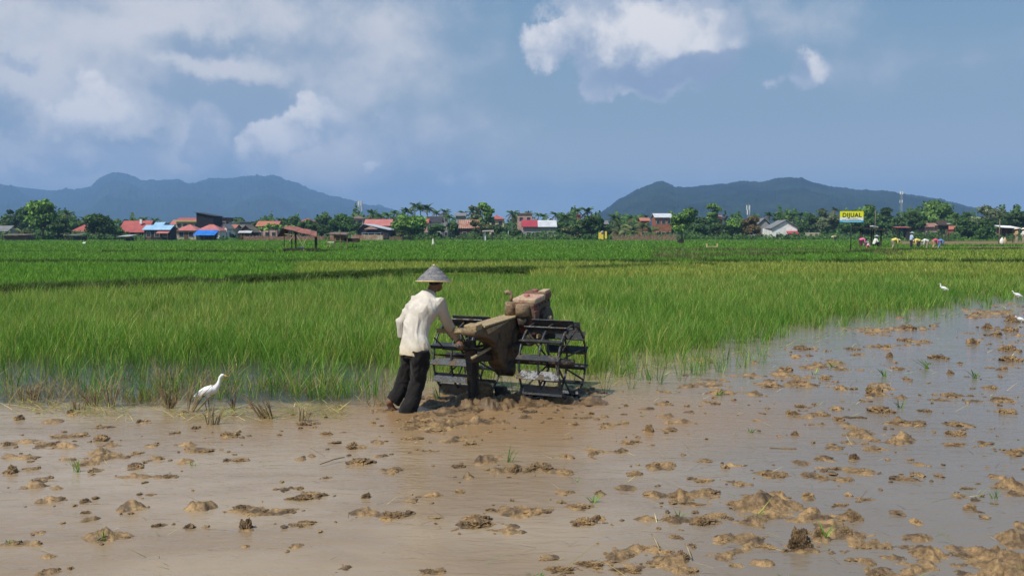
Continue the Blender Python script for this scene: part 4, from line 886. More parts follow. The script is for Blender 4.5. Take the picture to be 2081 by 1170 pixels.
# beige ruined walls
e = empty('ruined_wall', ((1658 - CX) / F_ * 226, 226, 0), 0, 'beige ruined walls with empty window holes right of the white gabled barn', 'ruin')
s_ = 226 / F_
m = MB()
for a, b, t in ((-22, -14, 13), (-8, -3, 13), (2, 6, 16), (12, 22, 9)): m.box(((a + b) / 2 * s_, 0, t * s_ * .5 - .1), ((b - a) * s_, .35, t * s_ + .2))
m.box((-10 * s_, 0.01, 14 * s_), (25 * s_, .3, .35)); m.box((14 * s_, 0.01, 9.6 * s_), (17 * s_, .3, .3)); m.box((0, .02, .3), (44 * s_, .25, .6))
m.build('masonry', WM['beige'], e)
# blue tarpaulin shed
TARP = mat('tarpaulin', (0.03, 0.17, 0.58), 0.4, 0.25, 0.8, bump=0.05, bscale=2)
WOOD = mat('weathered_wood', (0.20, 0.145, 0.095), 0.9, 0.35, 3.0, spec=0.15, bump=0.01)
DWOOD = mat('dark_wood', (0.055, 0.04, 0.03), 0.9, 0.35, 3.0, spec=0.15)
PWOOD = mat('pale_wood', (0.48, 0.38, 0.22), 0.85, 0.25, 3.0, spec=0.15)
e = empty('tarpaulin_shed', ((416 - CX) / F_ * 200, 200, 0), 0, 'low shed covered by a bright blue tarpaulin', 'shed'); s_ = 200 / F_
MB().prism([(-22 * s_, -.4, 1.25), (-20 * s_, 2.2, 2.35), (-20 * s_, 2.2, 2.4), (-22 * s_, -.4, 1.3)], (44 * s_, 0, 0)).build('tarpaulin', TARP, e)
MB().box((0, 2.0, .95), (38 * s_, .1, 1.9)).build('wall', WM['dark'], e)
for k in range(5): MB().box((-20 * s_ + k * 10 * s_, -.3, .6), (.09, .09, 1.25)).build('post', DWOOD, e)
# small shacks
def shack(px0, px1, vt, D, label, rf, wl='dark', solid=(0.45, 1.0), dep=2.6, tilt=0.06, name='shack'):
    Wd = (px1 - px0) / F_ * D; H = (472 - vt) / F_ * D + HC; e = empty(name, (((px0 + px1) / 2 - CX) / F_ * D, D, 0), 0, label, 'shack'); w2 = Wd / 2
    MB().prism([(-w2, -.2, H - .2), (-w2, dep, H), (-w2, dep, H + .07), (-w2, -.2, H - .13)], (Wd, 0, tilt * Wd)).build('roof', RM[rf], e)
    a, b = -w2 + Wd * solid[0], -w2 + Wd * solid[1] - .15
    if b > a: MB().box(((a + b) / 2, dep / 2, H / 2 - .15), (b - a, dep * .8, H - .35)).build('wall', WM[wl], e)
    for x in (-w2 + .2, w2 - .2):
        for y in (.05, dep - .1): MB().box((x, y, H / 2 - .12), (.11, .11, H - .2 + tilt * (x + w2))).build('post', DWOOD, e)
    return e
shack(5, 56, 476, 200, 'long low brown shed at the far left', 'brown', 'brown', (0.05, .98), 4, 0)
shack(137, 168, 477, 196, 'grey-roofed dark shack below the small red roof', 'grey', 'dark', (.4, 1.0))
shack(241, 269, 479, 180, 'narrow dark shack with a white roof sheet at the field edge', 'white', 'dark', (.5, .85))
shack(980, 1003, 469, 184, 'tiny white-walled field shack near the middle', 'beige', 'white', (.08, .38), 2.0, .04)
shack(1820, 1849, 461, 214, 'small open field shack with a red roof behind the planters', 'red', 'dark', (.75, 1.0), 2.2, 0)
# fences
def fence(px0, px1, vt, D, label, m_, cat='fence', pw=0.16, var=0.25):
    n = int((px1 - px0) / F_ * D / (pw + .03)); e = empty('fence', (((px0 + px1) / 2 - CX) / F_ * D, D, 0), 0, label, cat); h = (472 - vt) / F_ * D + HC; w2 = (px1 - px0) / F_ * D / 2
    q = MB(); rs = random.Random(px0)
    for k in range(n): hh = h * (1 - var * rs.random()); q.box((-w2 + (k + .5) * (pw + .03), rs.uniform(-.02, .02), hh / 2 - .1), (pw, .04, hh + .2))
    q.build('board_panel', m_, e)
    for k in range(6): MB().box((-w2 + k * w2 / 2.5, .09, h / 2), (.12, .12, h * 1.05)).build('post', WOOD, e)
    MB().box((0, .04, h * .65), (2 * w2, .035, .09)).build('rail', WOOD, e)
BRF = mat('reddish_fence_boards', (0.26, 0.15, 0.11), 0.9, 0.35, 2.0)
fence(496, 660, 478, 208, 'long reddish-brown board fence behind the leaning hut', BRF)
RUSTF = mat('rust_cream_sheets', (0.55, 0.48, 0.36), 0.8, 0, 0.35, col2=(0.25, 0.11, 0.07))
fence(714, 780, 476, 205, 'fence of rusty and cream sheets below the white-roofed barn', RUSTF, pw=0.6, var=.15)
fence(792, 840, 479, 208, 'grey picket fence left of the large round tree', WOOD, pw=.1)
fence(1245, 1375, 475, 206, 'low brown fence in front of the wild palm thicket', BRF, pw=.12, var=.5)
YB = mat('yellow_board', (0.75, 0.58, 0.08), 0.6, 0.15, 3)
for k, (a, b, t) in enumerate(((1216, 1222, 472), (1222, 1226, 476), (1229, 1233, 470))):
    D = 205 - k; e = empty('board', (((a + b) / 2 - CX) / F_ * D, D, 0), 0, ['leftmost yellow board standing at the field edge', 'smallest yellow board, in the middle of the three at the field edge', 'tallest yellow board, rightmost of the three at the field edge'][k], 'board', 'yellow boards')
    h = (472 - t) / F_ * D + HC; MB().box((0, 0, h * .62), ((b - a) / F_ * D, .06, h * .76)).build('panel', YB, e); MB().box((0, .05, h / 2), (.06, .05, h)).build('post', WOOD, e)
# radio masts
WMETAL = mat('galvanised_steel', (0.55, 0.55, 0.56), 0.5, 0.1, 3, metal=0.3)
def mast(px, vt, D, label, w0=1.6, w1=.6, dishes=((0.9, 3),), leg=0.09, seg=16, name='radio_mast', vsolid=0):
    e = empty(name, ((px - CX) / F_ * D, D, 0), 0.3, label, 'radio mast'); H = (472 - vt) / F_ * D + HC; q = MB()
    for k in range(seg):
        z0, z1 = H * k / seg, H * (k + 1) / seg; a0 = w0 + (w1 - w0) * k / seg; a1 = w0 + (w1 - w0) * (k + 1) / seg
        cs = [(-1, -1), (1, -1), (1, 1), (-1, 1)]
        for i in range(4):
            j = (i + 1) % 4; p0 = (cs[i][0] * a0 / 2, cs[i][1] * a0 / 2, z0); p1 = (cs[i][0] * a1 / 2, cs[i][1] * a1 / 2, z1)
            q.beam(p0, p1, leg, leg); q.beam(p0, (cs[j][0] * a1 / 2, cs[j][1] * a1 / 2, z1), leg * .6, leg * .6); q.beam(p0, (cs[j][0] * a0 / 2, cs[j][1] * a0 / 2, z0), leg * .6, leg * .6)
    q.build('lattice', WMETAL, e); MB().tube([(0, 0, H), (0, 0, H * 1.06)], .06, 6).build('lightning_rod', WMETAL, e)
    for f, n in dishes:
        for k in range(n):
            a = 2 * math.pi * k / n + .4; ww = w0 + (w1 - w0) * f
            MB().box((math.cos(a) * (ww / 2 + .45), math.sin(a) * (ww / 2 + .45), H * f), (.26, .26, 1.7), a).build('antenna', WM['white'], e)
mast(733, 410, 330, 'white lattice radio mast at the left, above the brown-roofed house', 1.0, .45, ((0.95, 3), (.8, 2)), .05, 9)
mast(1829, 388, 560, 'tall slim radio mast at the right, above the open field shack', 1.2, .8, ((0.95, 4), (.76, 3)), .05, 14)
mast(1520, 419, 330, 'small radio mast with antennas against the dark hill', 0.7, .4, ((0.95, 3), (.8, 2)), .045, 8)
# ================================================================ THE TWO-WHEELED TRACTOR
def fuse(mb, name, m, parent, voxel=0.01, smooth_it=2, disp=None, keep=True):
    """one continuous skin round overlapping closed shapes"""
    o = mb.build(name, m); rm = o.modifiers.new('r', 'REMESH'); rm.mode = 'VOXEL'; rm.voxel_size = voxel; rm.use_smooth_shade = True
    if smooth_it: sm = o.modifiers.new('s', 'SMOOTH'); sm.iterations = smooth_it; sm.factor = 0.6
    dg = bpy.context.evaluated_depsgraph_get(); me = bpy.data.meshes.new_from_object(o.evaluated_get(dg)); o.modifiers.clear()
    old = o.data; o.data = me; bpy.data.meshes.remove(old); me.name = name
    if disp:
        n = len(me.vertices); co = np.zeros(n * 3, np.float32); no = np.zeros(n * 3, np.float32)
        me.vertices.foreach_get('co', co); me.vertices.foreach_get('normal', no); co = co.reshape(-1, 3); no = no.reshape(-1, 3)
        co = co + no * disp(co)[:, None]; me.vertices.foreach_set('co', co.ravel()); me.update()
    me.polygons.foreach_set('use_smooth', [True] * len(me.polygons))
    if not me.materials: me.materials.append(m)
    o.parent = parent; return o
def mudcoat(name, col, mudcol=(0.30, 0.205, 0.105), cover=0.5, rough=0.6, metal=0.0, sc=6.0):
    m = bpy.data.materials.new(name); m.use_nodes = True; t = NT(m.node_tree); bs = t.n['Principled BSDF']
    co = t.n.new('ShaderNodeTexCoord').outputs['Object']; n = t.noise(co, sc, 8, 0.68); n2 = t.noise(co, sc * 5, 5, 0.6)
    f = t.ss(t.m('ADD', n, t.m('MULTIPLY', n2, 0.25)), 0.80 - cover * 0.5, 0.92 - cover * 0.5)
    t.l.new(t.mix(f, t.mix(t.ss(n2, .3, .7), tuple(c * .7 for c in col), tuple(min(1, c * 1.25) for c in col)), t.mix(t.ss(n2, .3, .7), tuple(c * .6 for c in mudcol), mudcol)), bs.inputs['Base Color'])
    t.put(t.ss(f, 0, 1, rough, 0.85), bs.inputs['Roughness']); t.put(t.ss(f, 0, 1, metal, 0), bs.inputs['Metallic'])
    t.l.new(t.bump(t.m('ADD', f, n2), 0.7, 0.006), bs.inputs['Normal']); return m
TAN = mudcoat('dried_mud_paint', (0.33, 0.24, 0.13), (0.42, 0.31, 0.17), 0.5, 0.75)
STEEL = mudcoat('wet_dark_steel', (0.055, 0.06, 0.068), (0.15, 0.105, 0.06), 0.34, 0.42, 0.3, 9)
DARK = mudcoat('muddy_dark_iron', (0.035, 0.03, 0.028), (0.11, 0.075, 0.045), 0.35, 0.5, 0.2)
REDP = mudcoat('faded_red_paint', (0.22, 0.06, 0.048), (0.15, 0.10, 0.062), 0.55, 0.6)
PINKP = mudcoat('faded_pink_top', (0.50, 0.22, 0.19), (0.50, 0.38, 0.25), 0.52, 0.65, 0, 5)
CAN = mudcoat('dusty_canister', (0.20, 0.13, 0.08), (0.31, 0.22, 0.125), 0.5, 0.75)
CAKE = mat('caked_mud', (0.16, 0.10, 0.05), 0.7, 0.5, 14.0, bump=0.02, bscale=30, spec=0.35)
GEAR = mudcoat('muddy_shaded_gearbox', (0.05, 0.035, 0.024), (0.15, 0.10, 0.055), 0.6, 0.6, 0, 4)  # muddy casing, colour deepened to put the shade of its sides into it
CTR = Vector((-.024, 10.86, 0)); TH = R(25)
tr = empty('walking_tractor', CTR, -TH, 'muddy two-wheeled walking tractor with cage wheels and faded red engine, pushed by the farmer', 'tractor')
# local axes: x = right, y = forward, z = up ; the body is pitched nose-up
TILT = Matrix.Translation((0, 0, .4)) @ Matrix.Rotation(R(7.5), 4, 'X') @ Matrix.Translation((0, 0, -.4))
def tb(mb, name, m, parent=tr, bevel=0.0, smooth=False, tilt=True):
    if tilt: mb.v = [tuple(TILT @ Vector(p)) for p in mb.v]
    return mb.build(name, m, parent, smooth, bevel)
for sgn in (-1, 1):
    xc = sgn * 0.545; RW = 0.45; WW = 0.47; zc = 0.42
    wh = MB(); wh.ring((xc - WW / 2, 0, zc), (1, 0, 0), RW - .02, .013, 42, 6)
    whl = tb(wh, 'cage_wheel', STEEL, tilt=False, smooth=True)
    for k in (0, 1): MB().ring((xc + k * WW / 2, 0, zc), (1, 0, 0), RW - .02, .013, 42, 6).build('rim', STEEL, whl, smooth=True)
    MB().tube([(xc - WW / 2 - .06, 0, zc), (xc + WW / 2 + .02, 0, zc)], .045, 12).build('hub', DARK, whl, smooth=True)
    for k in range(14):
        a = 2 * math.pi * k / 14 + .12 + .1 * sgn; q = MB(); dr = Vector((0, math.cos(a), math.sin(a))); tg = Vector((0, -math.sin(a), math.cos(a)))
        c = Vector((xc, 0, zc)) + dr * (RW - .005); ax = (dr * 0.75 + tg * 0.66).normalized(); nn_ = Vector((1, 0, 0)).cross(ax)
        h2 = Vector((WW / 2 + .02, 0, 0)); w2_ = ax * .052; t2 = nn_ * .005
        vs = [c + sx * h2 + sy * w2_ + sz * t2 for sz in (-1, 1) for sx, sy in ((-1, -1), (1, -1), (1, 1), (-1, 1))]
        q.add(vs, [(3, 2, 1, 0), (4, 5, 6, 7), (0, 1, 5, 4), (1, 2, 6, 5), (2, 3, 7, 6), (3, 0, 4, 7)])
        c2 = c - w2_ + nn_ * .018; vs = [c2 + sx * h2 * .98 + sy * nn_ * .02 + sz * ax * .004 for sz in (-1, 1) for sx, sy in ((-1, -1), (1, -1), (1, 1), (-1, 1))]
        q.add(vs, [(3, 2, 1, 0), (4, 5, 6, 7), (0, 1, 5, 4), (1, 2, 6, 5), (2, 3, 7, 6), (3, 0, 4, 7)])
        q.build('lug', STEEL, whl)
    for k in range(7):
        a = 2 * math.pi * k / 7 + .3
        for s2 in (-1, 1):
            MB().tube([(xc + s2 * .05, .04 * math.cos(a), zc + .04 * math.sin(a)), (xc + s2 * WW / 2, (RW - .03) * math.cos(a), zc + (RW - .03) * math.sin(a))], .011, 6).build('spoke', DARK, whl, smooth=True)
tb(MB().tube([(-.36, 0, .41), (.36, 0, .41)], .035, 12), 'axle', DARK, tilt=False, smooth=True)
# gearbox and its long arm (outline traced in the side plane)
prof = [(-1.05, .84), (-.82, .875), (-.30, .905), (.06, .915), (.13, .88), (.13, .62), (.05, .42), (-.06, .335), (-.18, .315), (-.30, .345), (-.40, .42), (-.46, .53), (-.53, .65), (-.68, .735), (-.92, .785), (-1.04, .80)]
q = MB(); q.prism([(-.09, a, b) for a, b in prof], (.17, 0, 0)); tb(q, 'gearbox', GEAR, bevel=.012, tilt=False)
q = MB(); q.prism([(-.12, -.85, .892), (.10, -.85, .892), (.095, .08, .935), (-.115, .08, .935)], (0, 0, -.02)); tb(q, 'top_plate', TAN, bevel=.004, tilt=False)
q = MB(); q.prism([(.078, -.78, .85), (.078, -.2, .895), (.078, -.74, .79)], (.012, 0, 0)); tb(q, 'stiffener', TAN, tilt=False)
tb(MB().box((.0, -.93, .86), (.15, .15, .11), rx=R(5)), 'toolbox', TAN, bevel=.008, tilt=False)
tb(MB().tube([(-.07, -.16, .34), (.11, -.16, .34)], .09, 18), 'bearing_cover', DARK, tilt=False, smooth=True)
# engine
eng = tb(MB().box((.155, .37, .875), (.27, .50, .37)), 'engine', REDP, bevel=.02)
tb(MB().box((.15, .35, .64), (.22, .56, .14)), 'engine_block', DARK, eng, bevel=.015)
tb(MB().box((.155, .29, 1.085), (.30, .31, .07)), 'fuel_tank', PINKP, eng, bevel=.022)
tb(MB().box((.155, .54, 1.09), (.30, .18, .085)), 'radiator_top', REDP, eng, bevel=.018)
tb(MB().box((.245, .545, 1.138), (.09, .16, .02)), 'top_pad', PINKP, eng, bevel=.006)
tb(MB().tube([(.13, .54, 1.12), (.13, .54, 1.155)], .045, 16), 'radiator_cap', mudcoat('rust_cap', (.20, .08, .05), cover=.3), eng, smooth=True)
tb(MB().tube([(.14, .27, 1.11), (.14, .27, 1.14)], .032, 14), 'fuel_cap', mudcoat('red_cap', (.36, .10, .08), cover=.3), eng, smooth=True)
q = MB(); q.tube([(.29, .40, .82), (.345, .40, .82)], .155, 28); tb(q, 'flywheel', DARK, eng, bevel=.01, smooth=False)
q = MB(); q.box((.298, .16, .90), (.022, .12, .16)); tb(q, 'side_cover', REDP, eng, bevel=.006)
q = MB(); [q.box((.296, .56 , .74 + .035 * k), (.012, .07, .016)) for k in range(6)]; tb(q, 'grille', DARK, eng)
for k_ in range(5):
    tb(MB().tube([(.292, .18 + .09 * k_, 1.025), (.305, .18 + .09 * k_, 1.025)], .011, 6), 'bolt', DARK, eng)
tb(MB().prism([(.30, .12, .70), (.30, .58, .66), (.30, .58, .63), (.30, .12, .66)], (.02, 0, 0)), 'side_rail', TAN, eng)
tb(MB().tube([(.30, .40, .82), (.375, .40, .82)], .05, 16), 'flywheel_hub', TAN, eng, smooth=True)
tb(MB().box((.14, .66, .80), (.22, .05, .30)), 'radiator_front', DARK, eng, bevel=.008)
tb(MB().tube([(.30, .22, .76), (.30, .55, .70)], .012, 6), 'fuel_pipe', DARK, eng, smooth=True)
ac = tb(MB().tube([(-.02, .06, .92), (-.02, .06, 1.075), (-.02, .06, 1.09)], [.068, .068, .055], 18), 'air_cleaner', CAN, eng, smooth=True, tilt=False)
MB().tube([(-.02, .06, 1.01), (-.02, .06, 1.018)], .0715, 18).build('band', CAN, ac)
tb(MB().tube([(-.01, .06, 1.08), (-.01, .06, 1.16), (-.022, .055, 1.195), (-.05, .045, 1.205), (-.075, .04, 1.19)], [.022, .022, .024, .026, .028], 12), 'intake_elbow', CAN, eng, smooth=True, tilt=False)
tb(MB().tube([(.155, .02, .93), (.155, .02, 1.03), (.155, .02, 1.06), (.155, .02, 1.072)], [.086, .086, .078, .055], 20), 'muffler', CAN, eng, smooth=True, tilt=False)
tb(MB().tube([(.15, .02, .80), (.15, .02, .93)], [.055, .07], 16), 'muffler_base', DARK, eng, smooth=True, tilt=False)
tb(MB().box((.10, .22, .60), (.10, .85, .06)), 'chassis_beam', DARK, bevel=.005)
tb(MB().prism([(.02, .55, .60), (.24, .55, .60), (.24, .60, .50), (.02, .60, .50)], (0, .05, 0)), 'front_bumper', DARK, bevel=.004)
tb(MB().tube([(.02, -.02, .82), (.10, .10, .74), (.16, .22, .62)], .018, 8), 'drive_linkage', DARK, smooth=True, tilt=False)
q = MB(); q.ring((.09, .03, .66), (1, 0, 0), .15, .014, 30, 6); tb(q, 'drive_belt', DARK, smooth=True, tilt=False)
# handlebars with grips and levers, skewed towards the farmer
hb = tb(MB().tube([(-.02, -.30, .62), (-.07, -.62, .60), (-.09, -.90, .64), (-.09, -1.10, .69)], .017, 8), 'handlebar', DARK, tilt=False, smooth=True)
MB().tube([(-.10, -.30, .62), (-.30, -.62, .60), (-.52, -.90, .64), (-.58, -1.16, .68)], .017, 8).build('handlebar', DARK, tr, smooth=True)
MB().tube([(-.09, -.98, .66), (-.09, -1.12, .695)], .022, 10).build('grip', STEEL, hb, smooth=True)
MB().tube([(-.085, -.84, .62), (-.43, -.84, .62)], .014, 8).build('cross_bar', DARK, tr, smooth=True)
MB().beam((-.05, -.98, .85), (-.40, -1.0, .835), .05, .045).build('rear_bar', TAN, tr)
for a, b in (((-.10, -.86, .63), (-.16, -1.02, .80)), ((-.14, -.80, .63), (-.12, -.98, .82)), ((-.40, -.86, .63), (-.42, -1.04, .76))): MB().tube([a, b], .008, 6).build('lever', DARK, tr, smooth=True)
for a, b in (((-.09, -.86, .84), (-.09, -.86, .63)), ((-.02, -.52, .72), (-.06, -.56, .60))): MB().tube([a, b], .012, 6).build('stay', DARK, tr, smooth=True)
# plough: hitch beam, leg, caked mouldboard, share
pl = tb(MB().box((-.04, -.48, .50), (.075, .92, .07), rx=R(-4)), 'plough_beam', DARK, bevel=.005, tilt=False)
tb(MB().tube([(.02, -1.0, .555), (.0, -.6, .60), (-.02, -.24, .645)], .017, 8), 'depth_rod', TAN, smooth=True, tilt=False)
tb(MB().prism([(-.20, -.52, .52), (-.20, -.66, .50), (-.20, -.70, .30), (-.20, -.66, .05), (-.20, -.56, -.12), (-.20, -.46, -.12), (-.20, -.56, .10), (-.20, -.58, .30)], (.05, 0, 0)), 'plough_leg', DARK, pl, bevel=.006, tilt=False)
tb(MB().prism([(-.30, -.60, .68), (-.16, -.60, .70), (-.13, -.58, .42), (-.15, -.55, -.1), (-.26, -.55, -.1), (-.27, -.58, .35)], (0, .045, 0)), 'plough_column', DARK, pl, bevel=.008, tilt=False)
q = MB(); rs = random.Random(4)
q.tube([(-.16, -.36, -.12), (-.16, -.36, .12), (-.15, -.36, .19)], [.115, .105, .07], 14)
for k in range(16): a = rs.uniform(0, 6.28); q.ball((-.16 + .085 * math.cos(a), -.36 + .085 * math.sin(a), rs.uniform(-.05, .17)), rs.uniform(.03, .055), 8, 6)
fuse(q, 'caked_mouldboard', CAKE, pl, .012, 1, lambda c: 0.012 * (fbm(c[:, 0] * 40 + c[:, 2] * 30, c[:, 1] * 40 + c[:, 2] * 25, 3, 4, .6) - .5) * 2)
q = MB(); q.prism([(-.10, -.22, .13), (.03, -.22, .13), (.04, -.20, .02), (.13, -.18, -.02), (.13, -.18, -.10), (-.10, -.22, -.10)], (0, .09, 0)); q.ball((.02, -.18, .0), (.10, .07, .09), 10, 8)
fuse(q, 'plough_share', DARK, pl, .012, 2, lambda c: 0.01 * (fbm(c[:, 0] * 30, c[:, 2] * 30, 5, 4, .6) - .5) * 2)

# ================================================================ THE FARMER
SKIN = mat('skin_brown', (0.17, 0.085, 0.05), 0.6, 0.15, 12.0, spec=0.35)
HAIR = mat('hair_black', (0.012, 0.010, 0.010), 0.6, 0.2, 20.0)
def cloth(name, col, var=0.1, sc=6.0, b=0.006, col2=None):
    m = mat(name, col, 0.9, var, sc, spec=0.1, bump=b, bscale=sc * 3, col2=col2); bs = m.node_tree.nodes['Principled BSDF']; bs.inputs['Sheen Weight'].default_value = 0.1; return m
SHIRT = bpy.data.materials.new('worn_white_shirt'); SHIRT.use_nodes = True; t = NT(SHIRT.node_tree); bs = t.n['Principled BSDF']
g_ = t.n.new('ShaderNodeTexCoord').outputs['Object']; _, _, gz = t.sep(g_); n = t.noise(g_, 7.0, 6, .6); n2 = t.noise(t.vm('MULTIPLY', g_, (1, 1, .35)), 22.0, 4, .55)
c = t.mix(t.ss(n, .35, .7), (0.50, 0.455, 0.395), (0.66, 0.615, 0.55)); c = t.mix(t.ss(t.m('ADD', gz, t.m('MULTIPLY', n, .25)), 0.62, 0.98, .8, 0.0), c, (0.55, 0.44, 0.25))
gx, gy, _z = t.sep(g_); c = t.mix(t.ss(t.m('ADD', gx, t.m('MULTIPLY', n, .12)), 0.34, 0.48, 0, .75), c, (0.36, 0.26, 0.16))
t.l.new(c, bs.inputs['Base Color']); bs.inputs['Roughness'].default_value = .92; bs.inputs['Specular IOR Level'].default_value = .1; t.l.new(t.bump(n2, .6, .012), bs.inputs['Normal'])
TROUS = cloth('black_wet_trousers', (0.009, 0.009, 0.011), .3, 5.0, .01, col2=(0.02, 0.018, 0.016))
FY = 9.85; FO = G(832, 840); FO = Vector((FO.x, FY, 0))
fm = empty('person', FO, 0, 'farmer in a white shirt and worn conical hat, bent over the tractor handles', 'person')
def J(px, py, dy=0.0): p = P(px, py, FY + dy); return Vector((p.x - FO.x, p.y - FO.y, p.z))
hipR, hipL = J(854, 712, -.05), J(836, 710, .09); kneeR, kneeL = J(849, 772, .05), J(822, 768, .12); ankR, ankL = J(829, 836, -.02), J(797, 814, .06)
shR, shL = J(892, 617, .11), J(846, 613, .26); elR, elL = J(911, 658, .20), J(816, 654, .24); wrR, wrL = J(933, 694, .30), J(819, 692, .27)
hdR = Vector(CTR) + Matrix.Rotation(-TH, 3, 'Z') @ Vector((-.09, -1.06, .683)) - FO; hdL = Vector(CTR) + Matrix.Rotation(-TH, 3, 'Z') @ Vector((-.575, -1.10, .67)) - FO
neck, head = J(873, 598, .18), J(886, 573, .22)
fwd = Vector((math.sin(TH), math.cos(TH), 0)); rgt = Vector((math.cos(TH), -math.sin(TH), 0))
b = MB()
b.tube([hipR, kneeR, ankR + Vector((0, 0, .02)), ankR + Vector((0, 0, -.08))], [.075, .055, .04, .04], 10); b.tube([hipL, kneeL, ankL], [.075, .055, .04], 10)
b.tube([ankL, ankL + Vector((-.03, -.01, -.01)), ankL + Vector((-.045, -.01, -.03))], [.04, .038, .03], 8)
b.tube([ankL + Vector((-.04, 0, -.02)), ankL + Vector((0.0, .02, -.09)), ankL + Vector((.05, .04, -.15))], [(.035, .03), (.035, .045), (.02, .045)], 8)
b.tube([J(845, 716, .02), J(848, 680, .04), J(858, 640, .1), J(868, 612, .17), neck], [.10, .09, .10, .07, .05], 12)
b.tube([neck, J(880, 585, .2), head], [.052, .05, .06], 10)
for s_, e_, w_, h_ in ((shR, elR, wrR, hdR), (shL, elL, wrL, hdL)):
    b.tube([J(868, 616, .18), s_.lerp(e_, .12), e_, w_], [.04, .045, .038, .028], 10); d = (h_ - w_).normalized()
    palm_c = w_.lerp(h_, .62) + Vector((0, 0, .012)); b.tube([w_, palm_c], [(.026, .022), (.020, .040)], 8, ref=(0, 0, 1))
    bar = fwd * .98 + Vector((0, 0, -.15)); bar.normalize(); sd2 = rgt
    for k, (o_, ln) in enumerate(((-.030, .95), (-.010, 1.05), (.010, 1.0), (.028, .82))):     # four fingers curled round the grip
        c0 = h_ + bar * o_ + Vector((0, 0, .030)); b.tube([palm_c + bar * o_ * .8 + Vector((0, 0, .01)), c0, c0 + sd2 * .028 * ln + Vector((0, 0, -.020)), c0 + sd2 * .016 * ln + Vector((0, 0, -.052)), c0 - sd2 * .010 + Vector((0, 0, -.060 * ln))], [.011, .0105, .010, .009, .008], 6)
    b.tube([w_.lerp(palm_c, .5), h_ - bar * .045 + Vector((0, 0, .018)) - sd2 * .022, h_ - bar * .012 - sd2 * .022 + Vector((0, 0, -.022))], [.014, .012, .010], 6)   # thumb
hm = Matrix.Rotation(-TH, 3, 'Z')
b.ball(head + Vector((0, 0, .015)), (.072, .088, .095), 16, 12, hm); b.ball(head + fwd * .03 + Vector((0, 0, -.055)), (.052, .058, .05), 12, 8, hm)
b.tube([head + fwd * .083 + Vector((0, 0, .02)), head + fwd * .108 + Vector((0, 0, -.018)), head + fwd * .088 + Vector((0, 0, -.03))], [.008, .015, .010], 6)
for sg in (-1, 1):
    b.ball(head + rgt * sg * .074 + Vector((0, 0, .0)), (.010, .022, .03), 8, 6, hm); b.ball(head + rgt * sg * .03 + fwd * .075 + Vector((0, 0, .012)), .013, 8, 6)
b.tube([head + fwd * .086 - rgt * .022 + Vector((0, 0, -.052)), head + fwd * .09 + rgt * .022 + Vector((0, 0, -.052))], .009, 6)
fuse(b, 'body', SKIN, fm, .0075, 1)
hr = MB(); hr.ball(head - fwd * .012 + Vector((0, 0, .03)), (.077, .09, .088), 16, 12, hm); hr.build('hair', HAIR, fm, smooth=True)
# shirt: torso and sleeves in one skin, hanging loose over the hips
s = MB(); ux = rgt
s.tube([J(843, 722, .02), J(844, 706, .02), J(845, 680, .04), J(850, 652, .08), J(860, 628, .12), J(866, 613, .165), J(869, 602, .18), J(872, 594, .19)],
       [(.176, .135), (.172, .132), (.150, .120), (.155, .125), (.182, .13), (.178, .12), (.125, .095), (.066, .06)], 24, ref=ux)
s.ball(shR, .072, 12, 8); s.ball(shL, .072, 12, 8); s.tube([J(866, 618, .17), shR, elR, elR.lerp(wrR, .85)], [.085, .08, .064, .05], 14); s.tube([J(866, 618, .2), shL, elL, elL.lerp(wrL, .8)], [.085, .077, .062, .05], 14)
s.tube([J(872, 600, .17), J(875, 592, .19)], [.075, .062], 14)
for a, c in ((J(850, 628, .02), J(862, 700, -.06)), (J(838, 640, .06), J(832, 706, -.04)), (J(880, 622, .03), J(858, 660, -.03)), (J(872, 640, .0), J(866, 690, -.05)), (J(826, 655, .06), J(846, 672, -.04))): pass
def wr(c):
    x, y, z = c[:, 0], c[:, 1], c[:, 2]
    w = (fbm(x * 3, z * 3, 77, 2) - .5) * 2.2
    f = 1 - np.abs(2 * fbm(x * 8 + z * 4.5 + w, z * 1.7 - x * 2.5 + y * 3, 13, 2, .45) - 1)
    g = 1 - np.abs(2 * fbm(x * 24 + z * 9 + y * 11 + w, z * 4 - x * 5, 33, 3, .5) - 1)
    return 0.034 * (np.clip(f, .45, 1) - .75) + 0.007 * (g - .7)
fuse(s, 'shirt', SHIRT, fm, .007, 7, wr)
p = MB(); p.tube([J(845, 727, .02), J(846, 712, .02), J(847, 696, .03)], [(.15, .12), (.145, .118), (.13, .11)], 20, ref=ux)
p.tube([hipR + Vector((0, 0, .02)), J(853, 745, .0), kneeR, J(841, 805, .03), ankR + Vector((.002, 0, .03)), ankR + Vector((-.002, 0, -.05))], [.105, .102, .082, .083, .092, .10], 16)
p.tube([hipL + Vector((0, 0, .02)), J(832, 742, .1), kneeL, J(812, 796, .09), ankL + Vector((.005, 0, -.01))], [.10, .098, .080, .080, .082], 16)
fuse(p, 'trousers', TROUS, fm, .009, 2, lambda c: .026 * (1 - np.abs(2 * fbm(c[:, 0] * 8 + c[:, 2] * 2, c[:, 2] * 7 - c[:, 0] * 5, 43, 4, .55) - 1) - .7))
